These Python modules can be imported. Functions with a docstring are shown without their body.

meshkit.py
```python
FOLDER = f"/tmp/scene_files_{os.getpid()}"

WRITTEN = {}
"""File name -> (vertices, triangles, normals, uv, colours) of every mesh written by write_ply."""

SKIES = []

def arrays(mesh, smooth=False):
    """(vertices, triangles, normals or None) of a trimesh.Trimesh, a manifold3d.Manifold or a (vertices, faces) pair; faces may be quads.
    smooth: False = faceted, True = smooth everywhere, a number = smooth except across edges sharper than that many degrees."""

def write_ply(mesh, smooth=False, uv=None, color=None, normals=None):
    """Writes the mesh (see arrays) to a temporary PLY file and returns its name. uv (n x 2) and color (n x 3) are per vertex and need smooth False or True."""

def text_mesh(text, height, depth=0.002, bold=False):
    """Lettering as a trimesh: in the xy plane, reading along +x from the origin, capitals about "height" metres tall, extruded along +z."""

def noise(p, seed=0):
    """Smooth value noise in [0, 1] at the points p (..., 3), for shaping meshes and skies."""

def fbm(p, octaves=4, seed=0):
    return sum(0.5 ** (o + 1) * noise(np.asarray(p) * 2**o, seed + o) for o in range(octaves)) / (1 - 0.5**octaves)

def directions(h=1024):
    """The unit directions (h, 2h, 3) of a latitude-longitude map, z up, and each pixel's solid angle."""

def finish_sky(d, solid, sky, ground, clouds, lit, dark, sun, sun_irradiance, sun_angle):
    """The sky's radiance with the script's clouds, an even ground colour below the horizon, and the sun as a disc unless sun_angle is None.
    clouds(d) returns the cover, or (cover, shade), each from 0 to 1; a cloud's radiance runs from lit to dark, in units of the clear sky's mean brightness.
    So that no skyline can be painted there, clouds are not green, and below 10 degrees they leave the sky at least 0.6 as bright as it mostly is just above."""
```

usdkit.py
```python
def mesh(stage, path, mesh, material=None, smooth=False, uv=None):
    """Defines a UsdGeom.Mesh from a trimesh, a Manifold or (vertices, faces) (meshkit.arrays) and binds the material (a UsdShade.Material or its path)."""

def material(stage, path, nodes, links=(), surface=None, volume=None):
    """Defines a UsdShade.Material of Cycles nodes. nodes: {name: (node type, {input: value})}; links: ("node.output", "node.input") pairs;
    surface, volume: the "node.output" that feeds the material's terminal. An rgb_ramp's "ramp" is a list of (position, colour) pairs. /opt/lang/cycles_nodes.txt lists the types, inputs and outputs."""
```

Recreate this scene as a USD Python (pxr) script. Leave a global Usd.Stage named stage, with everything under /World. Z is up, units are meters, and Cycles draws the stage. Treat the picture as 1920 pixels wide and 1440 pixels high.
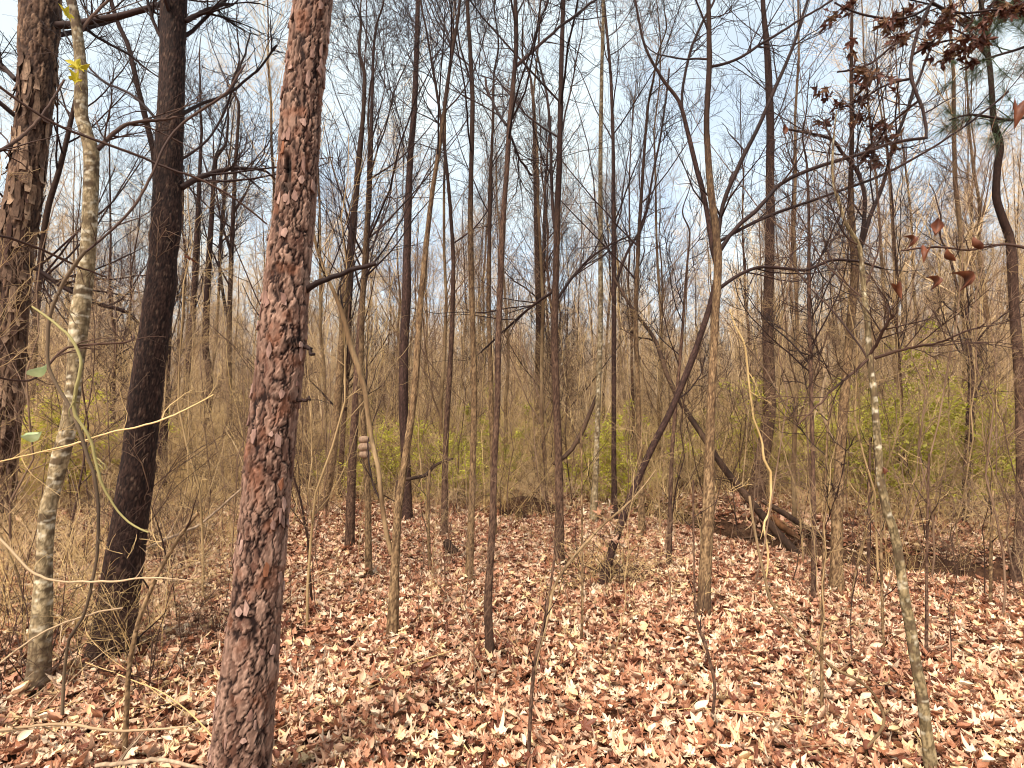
import math
import numpy as np
import usdkit, meshkit
from scipy.spatial import cKDTree
from pxr import Usd, UsdGeom, UsdLux, UsdShade, Gf, Sdf, Vt

stage = Usd.Stage.CreateInMemory()
world = UsdGeom.Xform.Define(stage, '/World')
stage.SetDefaultPrim(world.GetPrim())
rng = np.random.default_rng(7)

# ------------------------------------------------------------------ camera, sky, sun, exposure
FPX, CAM_H, PITCH = 1100.0, 1.55, math.radians(3.5)
EXPOSURE = 2.4
SUN_EL, SUN_AZ = math.radians(48), math.radians(205)      # azimuth from +y towards +x: behind the camera, a little left
SUN_INT, SUN_ANGLE, SKY_STRENGTH = 0.4, 22.0, 0.05
cam = UsdGeom.Camera.Define(stage, '/World/camera')
cam.AddTranslateOp().Set((0, 0, CAM_H))
cam.AddRotateXOp().Set(90 + math.degrees(PITCH))
cam.CreateHorizontalApertureAttr(36.0)
cam.CreateVerticalApertureAttr(27.0)
cam.CreateFocalLengthAttr(36.0 * FPX / 1920)
cam.CreateClippingRangeAttr((0.05, 2000.0))
cam.CreateExposureAttr(EXPOSURE)

sky_mat = usdkit.material(stage, '/World/Looks/sky', {
    'sky': ('sky_texture', {'sky_type': 'single_scattering', 'sun_disc': False, 'sun_elevation': SUN_EL, 'sun_rotation': SUN_AZ}),
    'tc': ('texture_coordinate', {}),
    'n': ('noise_texture', {'scale': 3.2, 'detail': 6, 'roughness': 0.55, 'distortion': 0.3}),
    'fac': ('rgb_ramp', {'ramp': [(0.38, (0.55,) * 3), (0.64, (0.98,) * 3)]}),
    'mix': ('mix_color', {'b': (4.1, 4.55, 4.6), 'use_clamp': False}),
    'bg': ('background_shader', {'strength': SKY_STRENGTH}),
}, [('tc.generated', 'n.vector'), ('n.fac', 'fac.fac'), ('sky.color', 'mix.a'), ('fac.color', 'mix.fac'), ('mix.result', 'bg.color')], surface='bg.background')
dome = UsdLux.DomeLight.Define(stage, '/World/sky')
dome.CreateIntensityAttr(1.0)
UsdShade.MaterialBindingAPI.Apply(dome.GetPrim()).Bind(sky_mat)
dome.GetPrim().SetCustomDataByKey('kind', 'structure')
sun = UsdLux.DistantLight.Define(stage, '/World/sun')
sun.CreateNormalizeAttr(True)
sun.CreateIntensityAttr(SUN_INT)
sun.CreateAngleAttr(SUN_ANGLE)
sun.CreateColorAttr((1.0, 0.905, 0.785))
sun.AddRotateZOp().Set(-math.degrees(SUN_AZ))
sun.AddRotateXOp().Set(-90 + math.degrees(SUN_EL) + 180 - 180)
sun.ClearXformOpOrder()
_d = np.array([math.sin(SUN_AZ) * math.cos(SUN_EL), math.cos(SUN_AZ) * math.cos(SUN_EL), math.sin(SUN_EL)])
_q = Gf.Rotation(Gf.Vec3d(0, 0, 1), Gf.Vec3d(*map(float, _d)))
sun.MakeMatrixXform().Set(Gf.Matrix4d().SetRotate(_q))

# ------------------------------------------------------------------ helpers
used = {}


def numbered(path):
    n = used.get(path, -1) + 1
    used[path] = n
    return path if n == 0 else f'{path}_{n:03d}'


def tag(p, label=None, cat=None, group=None, kind=None):
    p = p.GetPrim() if hasattr(p, 'GetPrim') else p
    for k, v in (('label', label), ('category', cat), ('group', group), ('kind', kind)):
        if v:
            p.SetCustomDataByKey(k, v)
    return p


def thing(name, label, cat, loc=(0, 0, 0), group=None, kind=None):
    x = UsdGeom.Xform.Define(stage, numbered('/World/' + name))
    x.AddTranslateOp().Set(tuple(float(v) for v in loc))
    tag(x, label, cat, group, kind)
    return x


class Mesh:
    """collects pieces (vertices, triangles, colours) of one mesh."""
    def __init__(s):
        s.v, s.f, s.c, s.n = [], [], [], 0

    def add(s, v, f, c=None):
        if len(v) == 0:
            return s
        s.v.append(np.asarray(v, float)); s.f.append(np.asarray(f, int) + s.n); s.n += len(v)
        s.c.append(np.broadcast_to(np.asarray((1, 1, 1) if c is None else c, float), (len(v), 3)))
        return s

    def build(s, path, mat, origin=(0, 0, 0), smooth=True, color=False):
        v = np.vstack(s.v) - np.asarray(origin, float)
        f = np.vstack(s.f)
        m = usdkit.mesh(stage, path, (v, f), '/World/Looks/' + mat, smooth)
        if color:
            UsdGeom.PrimvarsAPI(m).CreatePrimvar('bark', Sdf.ValueTypeNames.Color3fArray, 'vertex').Set(Vt.Vec3fArray.FromNumpy(np.vstack(s.c).astype(np.float32)))
        return m


def part(parent, name, mesh, mat, origin=(0, 0, 0), smooth=True, color=False, label=None, kind=None):
    p = parent.GetPath() if hasattr(parent, 'GetPath') else parent
    m = mesh.build(numbered(f'{p}/{name}'), mat, origin, smooth, color)
    if label or kind:
        tag(m, label, None, None, kind)
    return m


def norm(a):
    return a / (np.linalg.norm(a, axis=-1, keepdims=True) + 1e-12)


def tubes(P, R, sides):
    """P (N,n,3), R (N,n): N polylines as tubes -> vertices, triangles."""
    P = np.asarray(P, float); R = np.asarray(R, float)
    if P.ndim == 2:
        P, R = P[None], R[None]
    N, n, _ = P.shape
    T = norm(np.gradient(P, axis=1))
    mean = norm(P[:, -1] - P[:, 0])
    ref = np.where(np.abs(mean[:, 2:]) < 0.85, [[0, 0, 1.0]], [[0, 1.0, 0.0]])[:, None]
    A = norm(np.cross(T, np.broadcast_to(ref, T.shape)))
    B = np.cross(T, A)
    ang = np.arange(sides) * 2 * np.pi / sides
    V = P[:, :, None] + R[:, :, None, None] * (np.cos(ang)[:, None] * A[:, :, None] + np.sin(ang)[:, None] * B[:, :, None])
    i, j = np.meshgrid(np.arange(n - 1), np.arange(sides), indexing='ij')
    j2 = (j + 1) % sides
    q = np.stack([i * sides + j, i * sides + j2, (i + 1) * sides + j2, (i + 1) * sides + j], -1).reshape(-1, 4)
    t = np.vstack([q[:, [0, 2, 1]], q[:, [0, 3, 2]]])
    F = (np.arange(N)[:, None, None] * (n * sides) + t[None]).reshape(-1, 3)
    return V.reshape(-1, 3), F


def resample(pts, rad, n):
    """smooth (Catmull-Rom-like via cubic) resampling of a polyline."""
    from scipy.interpolate import PchipInterpolator
    pts = np.asarray(pts, float); rad = np.asarray(rad, float)
    s = np.r_[0, np.cumsum(np.linalg.norm(np.diff(pts, axis=0), axis=1))]
    x = np.linspace(0, s[-1], n)
    return PchipInterpolator(s, pts)(x), np.maximum(PchipInterpolator(s, rad)(x), 1e-4)


def spawn(P, R, k, t, ang, length, ratio, npts, up, wob, rg, rmin=0.0012, tip=0.35, taper=0.5, flat=0.0):
    """k children on every polyline. t, ang (deg), length: (low, high). Vectorised."""
    N, n, _ = P.shape
    tt = rg.uniform(t[0], t[1], (N, k)) * (n - 1.001)
    i = tt.astype(int); w = (tt - i)[..., None]
    a = np.arange(N)[:, None]
    o = P[a, i] * (1 - w) + P[a, i + 1] * w
    r0 = R[a, i] * (1 - w[..., 0]) + R[a, i + 1] * w[..., 0]
    d = norm(P[a, i + 1] - P[a, i])
    q = rg.normal(size=d.shape); q[..., 2] *= (1 - flat)
    q = norm(q - d * (q * d).sum(-1, keepdims=True))
    th = np.radians(rg.uniform(ang[0], ang[1], (N, k)))[..., None]
    d = np.cos(th) * d + np.sin(th) * q
    L = rg.uniform(length[0], length[1], (N, k)) * (1 - taper * tt / (n - 1))
    step = (L / (npts - 1))[..., None]
    pts = [o]
    for _ in range(npts - 1):
        d = norm(d + np.array([0, 0, up]) + wob * rg.normal(size=d.shape))
        pts.append(pts[-1] + d * step)
    C = np.stack(pts, 2).reshape(N * k, npts, 3)
    rr = np.maximum(r0 * ratio, rmin).reshape(-1, 1) * np.linspace(1, tip, npts)
    return C, np.maximum(rr, rmin * 0.7)


# ------------------------------------------------------------------ terrain and pixel rays
CT, ST = math.cos(PITCH), math.sin(PITCH)


def ray(px, py):
    rx, ry = (px - 960) / FPX, (720 - py) / FPX
    return np.array([rx, CT - ry * ST, ST + ry * CT])


def at(px, py, Y):
    d = ray(px, py)
    return np.array([0, 0, CAM_H]) + d * (Y / d[1])


def metres(w, px, py, Y):
    return w / FPX * (Y / ray(px, py)[1])


EDGE = np.array([(0.9, 13.2), (1.75, 9.9), (2.45, 8.2), (3.15, 6.7), (3.9, 5.95), (5.2, 5.3), (9.0, 4.4)])


def gully(x, y):
    """signed distance beyond the near edge of the gully, and how strongly the gully is cut there."""
    p = np.stack([np.asarray(x, float), np.asarray(y, float)], -1)
    best = np.full(p.shape[:-1], 1e9); sign = np.ones_like(best); s_at = np.zeros_like(best); s0 = 0.0
    for a, b in zip(EDGE[:-1], EDGE[1:]):
        ab = b - a; L = np.linalg.norm(ab)
        t = np.clip(((p - a) @ ab) / L ** 2, 0, 1)
        q = p - (a + t[..., None] * ab)
        dist = np.linalg.norm(q, axis=-1)
        sg = np.where(ab[0] * (p[..., 1] - a[1]) - ab[1] * (p[..., 0] - a[0]) > 0, 1.0, -1.0)
        near = dist < best
        best = np.where(near, dist, best); sign = np.where(near, sg, sign); s_at = np.where(near, s0 + t * L, s_at)
        s0 += L
    return best * sign, np.clip((s_at - 0.8) / 3.0, 0, 1)


def terrain(x, y):
    x = np.asarray(x, float); y = np.asarray(y, float)
    d, k = gully(x, y)
    wig = meshkit.noise(np.stack([x * 1.7, y * 1.7, 0 * x], -1), 5) - 0.5
    d = d + 0.25 * wig
    prof = np.interp(d, [-0.25, 0.0, 0.22, 0.5, 0.85, 1.05, 1.3, 2.2, 6.0, 20], [0.03, 0, -0.38, -0.45, -0.42, -0.12, 0.06, 0.16, 0.38, 0.7])
    base = 0.10 * (meshkit.fbm(np.stack([x * 0.35, y * 0.35, 0 * x], -1), 3, 11) - 0.5) + 0.05 * (meshkit.noise(np.stack([x * 1.3, y * 1.3, 0 * x], -1), 3) - 0.5)
    near = np.clip((np.hypot(x, y) - 1.0) / 3, 0, 1)
    far = np.clip((y - 14) / 60, 0, 1) * 0.8
    left = 0.12 * np.clip((-x - 1.5) / 3, 0, 1)
    return base * near + k * prof + far + left


def ground(px, py):
    d = ray(px, py)
    t, o = 1.0, np.array([0, 0, CAM_H])
    while t < 90:
        p = o + d * t
        if p[2] < terrain(p[0], p[1]):
            break
        t += 0.03
    return p


# ------------------------------------------------------------------ materials
def bark_mat(name, scale=60, bump=0.35, stretch=0.35, rough=0.85, col=None, col2=None):
    nodes = {
        'tc': ('texture_coordinate', {}),
        'map': ('mapping', {'scale': (1, 1, stretch)}),
        'n': ('noise_texture', {'scale': scale, 'detail': 5, 'roughness': 0.65}),
        'r': ('rgb_ramp', {'ramp': [(0.3, (0.55,) * 3), (0.7, (1.35,) * 3)]}),
        'mul': ('mix_color', {'blend_type': 'multiply', 'fac': 1.0, 'use_clamp': False}),
        'b': ('bump', {'strength': bump, 'distance': 0.006}),
        'p': ('principled_bsdf', {'roughness': rough, 'specular_ior_level': 0.2}),
    }
    links = [('tc.object', 'map.vector'), ('map.vector', 'n.vector'), ('n.fac', 'r.fac'), ('r.color', 'mul.b'), ('mul.result', 'p.base_color'), ('n.fac', 'b.height'), ('b.normal', 'p.normal')]
    if col is None:
        nodes['a'] = ('attribute', {'attribute': 'bark'})
        links.append(('a.color', 'mul.a'))
    else:
        nodes['n2'] = ('noise_texture', {'scale': scale * 0.12, 'detail': 3})
        nodes['c'] = ('rgb_ramp', {'ramp': [(0.4, col), (0.62, col2 or col)]})
        links += [('map.vector', 'n2.vector'), ('n2.fac', 'c.fac')]
        if name.startswith('bark_far'):      # silhouette dark against the sky painted into the upper stem colour
            nodes['xyz'] = ('separate_xyz', {}); nodes['up'] = ('map_range', {'from_min': 2.2, 'from_max': 6.0, 'to_min': 0.0, 'to_max': 0.7, 'clamp': True})
            nodes['silhouette'] = ('mix_color', {'b': (0.03, 0.013, 0.009)})
            links += [('tc.object', 'xyz.vector'), ('xyz.z', 'up.value'), ('up.result', 'silhouette.fac'), ('c.color', 'silhouette.a'), ('silhouette.result', 'mul.a')]
        else:
            links.append(('c.color', 'mul.a'))
    usdkit.material(stage, '/World/Looks/' + name, nodes, links, surface='p.BSDF')


def twig_mat(name, col, col2):
    usdkit.material(stage, '/World/Looks/' + name, {
        'tc': ('texture_coordinate', {}), 'n': ('noise_texture', {'scale': 2.2, 'detail': 2}),
        'c': ('rgb_ramp', {'ramp': [(0.35, col), (0.65, col2)]}),
        'p': ('principled_bsdf', {'roughness': 0.75, 'specular_ior_level': 0.25}),
    }, [('tc.object', 'n.vector'), ('n.fac', 'c.fac'), ('c.color', 'p.base_color')], surface='p.BSDF')


def leaf_mat(name, col, col2, trans=0.25, scale=26):
    usdkit.material(stage, '/World/Looks/' + name, {
        'tc': ('texture_coordinate', {}), 'n': ('noise_texture', {'scale': scale, 'detail': 4}),
        'c': ('rgb_ramp', {'ramp': [(0.35, col), (0.68, col2)]}),
        'p': ('principled_bsdf', {'roughness': 0.6, 'specular_ior_level': 0.35}),
        't': ('translucent_bsdf', {}), 'm': ('mix_closure', {'fac': trans}),
    }, [('tc.object', 'n.vector'), ('n.fac', 'c.fac'), ('c.color', 'p.base_color'), ('c.color', 't.color'), ('p.BSDF', 'm.closure1'), ('t.BSDF', 'm.closure2')], surface='m.closure')


bark_mat('bark', 55, 0.45)
bark_mat('bark_far', 40, 0.4, 0.3, 0.85, (0.13, 0.075, 0.036), (0.30, 0.20, 0.105))
bark_mat('bark_far_dark', 40, 0.4, 0.3, 0.85, (0.045, 0.02, 0.013), (0.12, 0.066, 0.036))
bark_mat('dead_wood', 40, 0.4, 0.2, 0.85, (0.22, 0.14, 0.085), (0.42, 0.30, 0.2))
bark_mat('wet_log', 40, 0.5, 0.3, 0.8, (0.035, 0.018, 0.012), (0.09, 0.05, 0.03))
bark_mat('rotten_wood', 40, 0.5, 0.3, 0.9, (0.07, 0.03, 0.014), (0.17, 0.075, 0.03))
twig_mat('twig_dark', (0.013, 0.005, 0.0035), (0.030, 0.012, 0.008))
twig_mat('twig_brown', (0.034, 0.015, 0.01), (0.075, 0.037, 0.022))
twig_mat('twig_tan', (0.46, 0.295, 0.12), (0.70, 0.485, 0.23))
twig_mat('twig_rose', (0.44, 0.285, 0.145), (0.64, 0.45, 0.26))
twig_mat('twig_far', (0.11, 0.06, 0.036), (0.22, 0.135, 0.082))
twig_mat('stem_tan', (0.23, 0.145, 0.065), (0.43, 0.285, 0.14))
twig_mat('vine_pale', (0.24, 0.15, 0.08), (0.46, 0.32, 0.19))
twig_mat('vine_green', (0.16, 0.115, 0.035), (0.38, 0.33, 0.14))
twig_mat('vine_dark', (0.05, 0.032, 0.02), (0.13, 0.085, 0.05))
LEAFCOL = [((0.70, 0.50, 0.33), (0.82, 0.65, 0.47)), ((0.54, 0.31, 0.19), (0.70, 0.46, 0.31)), ((0.38, 0.165, 0.092), (0.54, 0.29, 0.175)),
           ((0.24, 0.08, 0.038), (0.40, 0.18, 0.09)), ((0.10, 0.028, 0.015), (0.20, 0.07, 0.035)), ((0.62, 0.40, 0.20), (0.78, 0.58, 0.34))]
for i, (a, b) in enumerate(LEAFCOL):
    leaf_mat(f'dry_leaf_{i}', a, b, 0.18)
leaf_mat('hanging_leaf', (0.06, 0.019, 0.011), (0.13, 0.043, 0.023), 0.25)
leaf_mat('hanging_leaf_brown', (0.10, 0.045, 0.02), (0.2, 0.10, 0.045), 0.25)
leaf_mat('rust_leaf', (0.085, 0.024, 0.01), (0.19, 0.06, 0.024), 0.15)
leaf_mat('green_leaf', (0.34, 0.42, 0.2), (0.52, 0.58, 0.34), 0.3)
leaf_mat('yellow_leaf', (0.45, 0.36, 0.015), (0.62, 0.50, 0.04), 0.4)
leaf_mat('shrub_leaf', (0.44, 0.42, 0.04), (0.68, 0.62, 0.10), 0.45)
leaf_mat('shrub_leaf_dark', (0.26, 0.245, 0.025), (0.46, 0.42, 0.055), 0.4)
leaf_mat('needle', (0.03, 0.045, 0.02), (0.07, 0.085, 0.03), 0.1)
usdkit.material(stage, '/World/Looks/forest_floor', {
    'g': ('geometry', {}), 'v': ('voronoi_texture', {'scale': 11, 'randomness': 1}), 'n': ('noise_texture', {'scale': 5, 'detail': 5}),
    'mv': ('mix_vector', {'fac': 0.12, 'use_clamp': False}), 'sep': ('separate_color', {}),
    'c': ('rgb_ramp', {'ramp': [(0.0, (0.02, 0.008, 0.005)), (0.4, (0.06, 0.022, 0.013)), (0.7, (0.17, 0.075, 0.04)), (1.0, (0.36, 0.19, 0.10))]}),
    'b': ('bump', {'strength': 0.8, 'distance': 0.03}), 'p': ('principled_bsdf', {'roughness': 0.9, 'specular_ior_level': 0.15}),
}, [('g.position', 'mv.a'), ('n.color', 'mv.b'), ('mv.result', 'v.vector'), ('v.color', 'sep.color'), ('sep.r', 'c.fac'), ('c.color', 'p.base_color'), ('sep.g', 'b.height'), ('b.normal', 'p.normal')], surface='p.BSDF')
usdkit.material(stage, '/World/Looks/soil', {
    'g': ('geometry', {}), 'n': ('noise_texture', {'scale': 14, 'detail': 6, 'roughness': 0.7}),
    'c': ('rgb_ramp', {'ramp': [(0.35, (0.03, 0.014, 0.008)), (0.6, (0.10, 0.05, 0.028)), (0.75, (0.14, 0.10, 0.04))]}),
    'b': ('bump', {'strength': 1.0, 'distance': 0.04}), 'p': ('principled_bsdf', {'roughness': 0.95, 'specular_ior_level': 0.1}),
}, [('g.position', 'n.vector'), ('n.fac', 'c.fac'), ('c.color', 'p.base_color'), ('n.fac', 'b.height'), ('b.normal', 'p.normal')], surface='p.BSDF')

# ------------------------------------------------------------------ the ground
def grid_axis(a, b, fine0, fine1, nf, nc):
    return np.unique(np.r_[np.linspace(a, fine0, nc), np.linspace(fine0, fine1, nf), np.linspace(fine1, b, nc)])


gx = grid_axis(-220, 220, -14, 14, 260, 24)
gy = grid_axis(-60, 320, -1, 20, 220, 24)
X, Y = np.meshgrid(gx, gy)
Z = terrain(X, Y)
nx, ny = len(gx), len(gy)
idx = np.arange(nx * ny).reshape(ny, nx)
quads = np.stack([idx[:-1, :-1], idx[:-1, 1:], idx[1:, 1:], idx[1:, :-1]], -1).reshape(-1, 4)
gd, gk = gully(X, Y)
GV = np.stack([X, Y, Z], -1).reshape(-1, 3)
ctr = GV[quads].mean(1)
cd, ck = gully(ctr[:, 0], ctr[:, 1])
bank = (cd > -0.05) & (cd < 1.25) & (ck > 0.25)
tri = lambda q: np.vstack([q[:, [0, 1, 2]], q[:, [0, 2, 3]]])
g = usdkit.mesh(stage, '/World/ground', (GV, tri(quads[~bank])), '/World/Looks/forest_floor', True)
tag(g, kind='structure')
keep = np.unique(quads[bank]); remap = np.full(len(GV), -1); remap[keep] = np.arange(len(keep))
g = usdkit.mesh(stage, '/World/gully_bank', (GV[keep], tri(remap[quads[bank]])), '/World/Looks/soil', True)
tag(g, kind='structure')

# ------------------------------------------------------------------ leaves
def lobed_leaf(rg, lobes=5, curl=0.35, deep=0.5):
    """a star-lobed dry leaf about 1 unit across, base at the origin, with a raised midrib, curled lobes and a stalk."""
    tips = np.linspace(-1.95, 1.95, lobes) + rg.normal(0, 0.07, lobes)
    prof = []
    lens = np.interp(np.abs(tips), [0, 1, 2], [0.62, 0.55, 0.36]) * rg.uniform(0.85, 1.15, lobes)
    for i, (a, l) in enumerate(zip(tips, lens)):
        prof += [(a - 0.22, l * rg.uniform(0.68, 0.82)), (a + rg.normal(0, 0.05), l * 1.05), (a + 0.22, l * rg.uniform(0.68, 0.82))]
        if i < lobes - 1:
            prof.append(((a + tips[i + 1]) / 2, min(l, lens[i + 1]) * deep))
    prof = [(-2.9, 0.12)] + prof + [(2.9, 0.12)]
    a = np.array([p[0] for p in prof]); l = np.array([p[1] for p in prof])
    rim = np.stack([np.sin(a) * l, np.cos(a) * l + 0.3, 0 * a], -1)
    mid = np.stack([np.sin(a) * l * 0.5, np.cos(a) * l * 0.5 + 0.3, 0 * a], -1)
    c = np.array([[0, 0.3, 0]])
    v = np.vstack([c, mid, rim]); n = len(a)
    f = []
    for i in range(n):
        j = (i + 1) % n
        f += [(0, 1 + j, 1 + i), (1 + i, 1 + j, 1 + n + j), (1 + i, 1 + n + j, 1 + n + i)]
    r = np.hypot(v[:, 0], v[:, 1] - 0.3)
    ax = rg.uniform(0, np.pi)
    u = v[:, 0] * np.cos(ax) + (v[:, 1] - 0.3) * np.sin(ax)
    v[:, 2] = curl * (u ** 2) * rg.choice([-1, 1], p=[0.35, 0.65]) * 1.6 + rg.normal(0, 0.05, len(v)) + curl * rg.uniform(-0.6, 1.0, len(v)) * r ** 2
    m = len(v)
    st = np.array([[0, 0.02, 0], [0.012, 0.3, 0.01], [-0.012, 0.3, 0.01], [0.05, -0.25, 0.06], [0.035, -0.25, 0.06]])
    v = np.vstack([v, st]); f += [(m + 1, m + 2, m + 3), (m + 2, m + 4, m + 3)]
    v[:, 1] -= 0.3
    return v, np.array(f)


def oval_leaf(rg, curl=0.4, width=0.42):
    t = np.linspace(0, 1, 7)
    w = width * np.sin(np.pi * t ** 0.8) * 0.5 + 0.002
    l = np.stack([-w, t, np.zeros(7)], -1); r = np.stack([w, t, np.zeros(7)], -1); c = np.stack([0 * t, t, np.zeros(7)], -1)
    l[:, 2] = r[:, 2] = np.abs(w) * curl * 1.6
    v = np.vstack([l, c, r])
    v[:, 2] += curl * (v[:, 1] - 0.5) ** 2 * rg.choice([-1.2, 1.2]) + rg.normal(0, 0.02, len(v))
    f = []
    for i in range(6):
        for a in (0, 7):
            f += [(a + i, a + 7 + i, a + 8 + i), (a + i, a + 8 + i, a + 1 + i)]
    return v, np.array(f)


def euler(yaw, pitch, roll):
    cy, sy, cp, sp, cr, sr = np.cos(yaw), np.sin(yaw), np.cos(pitch), np.sin(pitch), np.cos(roll), np.sin(roll)
    one, z = np.ones_like(cy), np.zeros_like(cy)
    st = lambda *r: np.stack([np.stack(q, -1) for q in r], -2)
    return st((cy, -sy, z), (sy, cy, z), (z, z, one)) @ st((one, z, z), (z, cp, -sp), (z, sp, cp)) @ st((cr, z, sr), (z, one, z), (-sr, z, cr))


def quats(M):
    from scipy.spatial.transform import Rotation
    q = Rotation.from_matrix(M).as_quat()
    return Vt.QuathArray([Gf.Quath(float(a[3]), float(a[0]), float(a[1]), float(a[2])) for a in q])


def instancer(path, protos, pos, M, scale, which):
    """protos: list of (vertices, triangles, material name)."""
    pi = UsdGeom.PointInstancer.Define(stage, path)
    targets = []
    for i, pr in enumerate(protos):
        pp = f'{path}/prototypes/kind_{i:03d}'
        if isinstance(pr, list):
            UsdGeom.Xform.Define(stage, pp)
            for j, (v, f, mat) in enumerate(pr):
                usdkit.mesh(stage, f'{pp}/piece_{j:03d}', (v, f), '/World/Looks/' + mat, True)
        else:
            usdkit.mesh(stage, pp, (pr[0], pr[1]), '/World/Looks/' + pr[2], True)
        targets.append(pp)
    pi.CreatePrototypesRel().SetTargets(targets)
    pi.CreatePositionsAttr(Vt.Vec3fArray.FromNumpy(np.asarray(pos, np.float32)))
    pi.CreateOrientationsAttr(quats(M))
    sc = np.asarray(scale, np.float32)
    pi.CreateScalesAttr(Vt.Vec3fArray.FromNumpy(np.repeat(sc[:, None], 3, 1) if sc.ndim == 1 else sc))
    pi.CreateProtoIndicesAttr(Vt.IntArray.FromNumpy(np.asarray(which, np.int32)))
    return pi


leaf_shapes = [lobed_leaf(rng, 5, 0.35, 0.56), lobed_leaf(rng, 5, 0.5, 0.5), lobed_leaf(rng, 3, 0.5, 0.64), lobed_leaf(rng, 5, 0.3, 0.5), lobed_leaf(rng, 7, 0.45, 0.56), lobed_leaf(rng, 5, 0.85, 0.58), oval_leaf(rng, 0.8, 0.5)]
protos = [(v, f, f'dry_leaf_{c}') for (v, f) in leaf_shapes for c in range(6)]
PCOL = np.array([0.15, 0.21, 0.22, 0.18, 0.14, 0.10])


def scatter_leaves(n, r0, r1, half, rg, s0, s1, lift):
    r = np.sqrt(rg.uniform(r0 ** 2, r1 ** 2, n)); a = rg.uniform(-half, half, n)
    x, y = r * np.sin(a), r * np.cos(a)
    d, k = gully(x, y)
    thin = (k > 0.3) & (d > 0.02) & (d < 1.15) & (rg.uniform(size=n) < 0.8)
    x, y = x[~thin], y[~thin]; n = len(x)
    z = terrain(x, y) + rg.uniform(0.004, lift, n)
    return np.stack([x, y, z], -1), rg.uniform(s0, s1, n)


parts_ = [scatter_leaves(18500, 1.2, 4.2, 0.86, rng, 0.036, 0.084, 0.05), scatter_leaves(52000, 4.2, 9.0, 0.82, rng, 0.042, 0.088, 0.05),
          scatter_leaves(46000, 9.0, 17.0, 0.78, rng, 0.075, 0.13, 0.05), scatter_leaves(22000, 17.0, 32.0, 0.75, rng, 0.14, 0.22, 0.08)]
LP = np.vstack([p[0] for p in parts_]); LS = np.concatenate([p[1] for p in parts_])
LN = len(LP)
LM = euler(rng.uniform(0, 2 * np.pi, LN), rng.normal(0, 0.37, LN), rng.normal(0, 0.37, LN))
LK = rng.integers(0, len(leaf_shapes), LN) * 6 + rng.choice(6, LN, p=PCOL)
lp = instancer('/World/leaf_litter', protos, LP, LM, LS, LK)
tag(lp, 'bed of dry tan and rust fallen leaves covering the woodland floor', 'leaf litter', kind='stuff')

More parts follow.
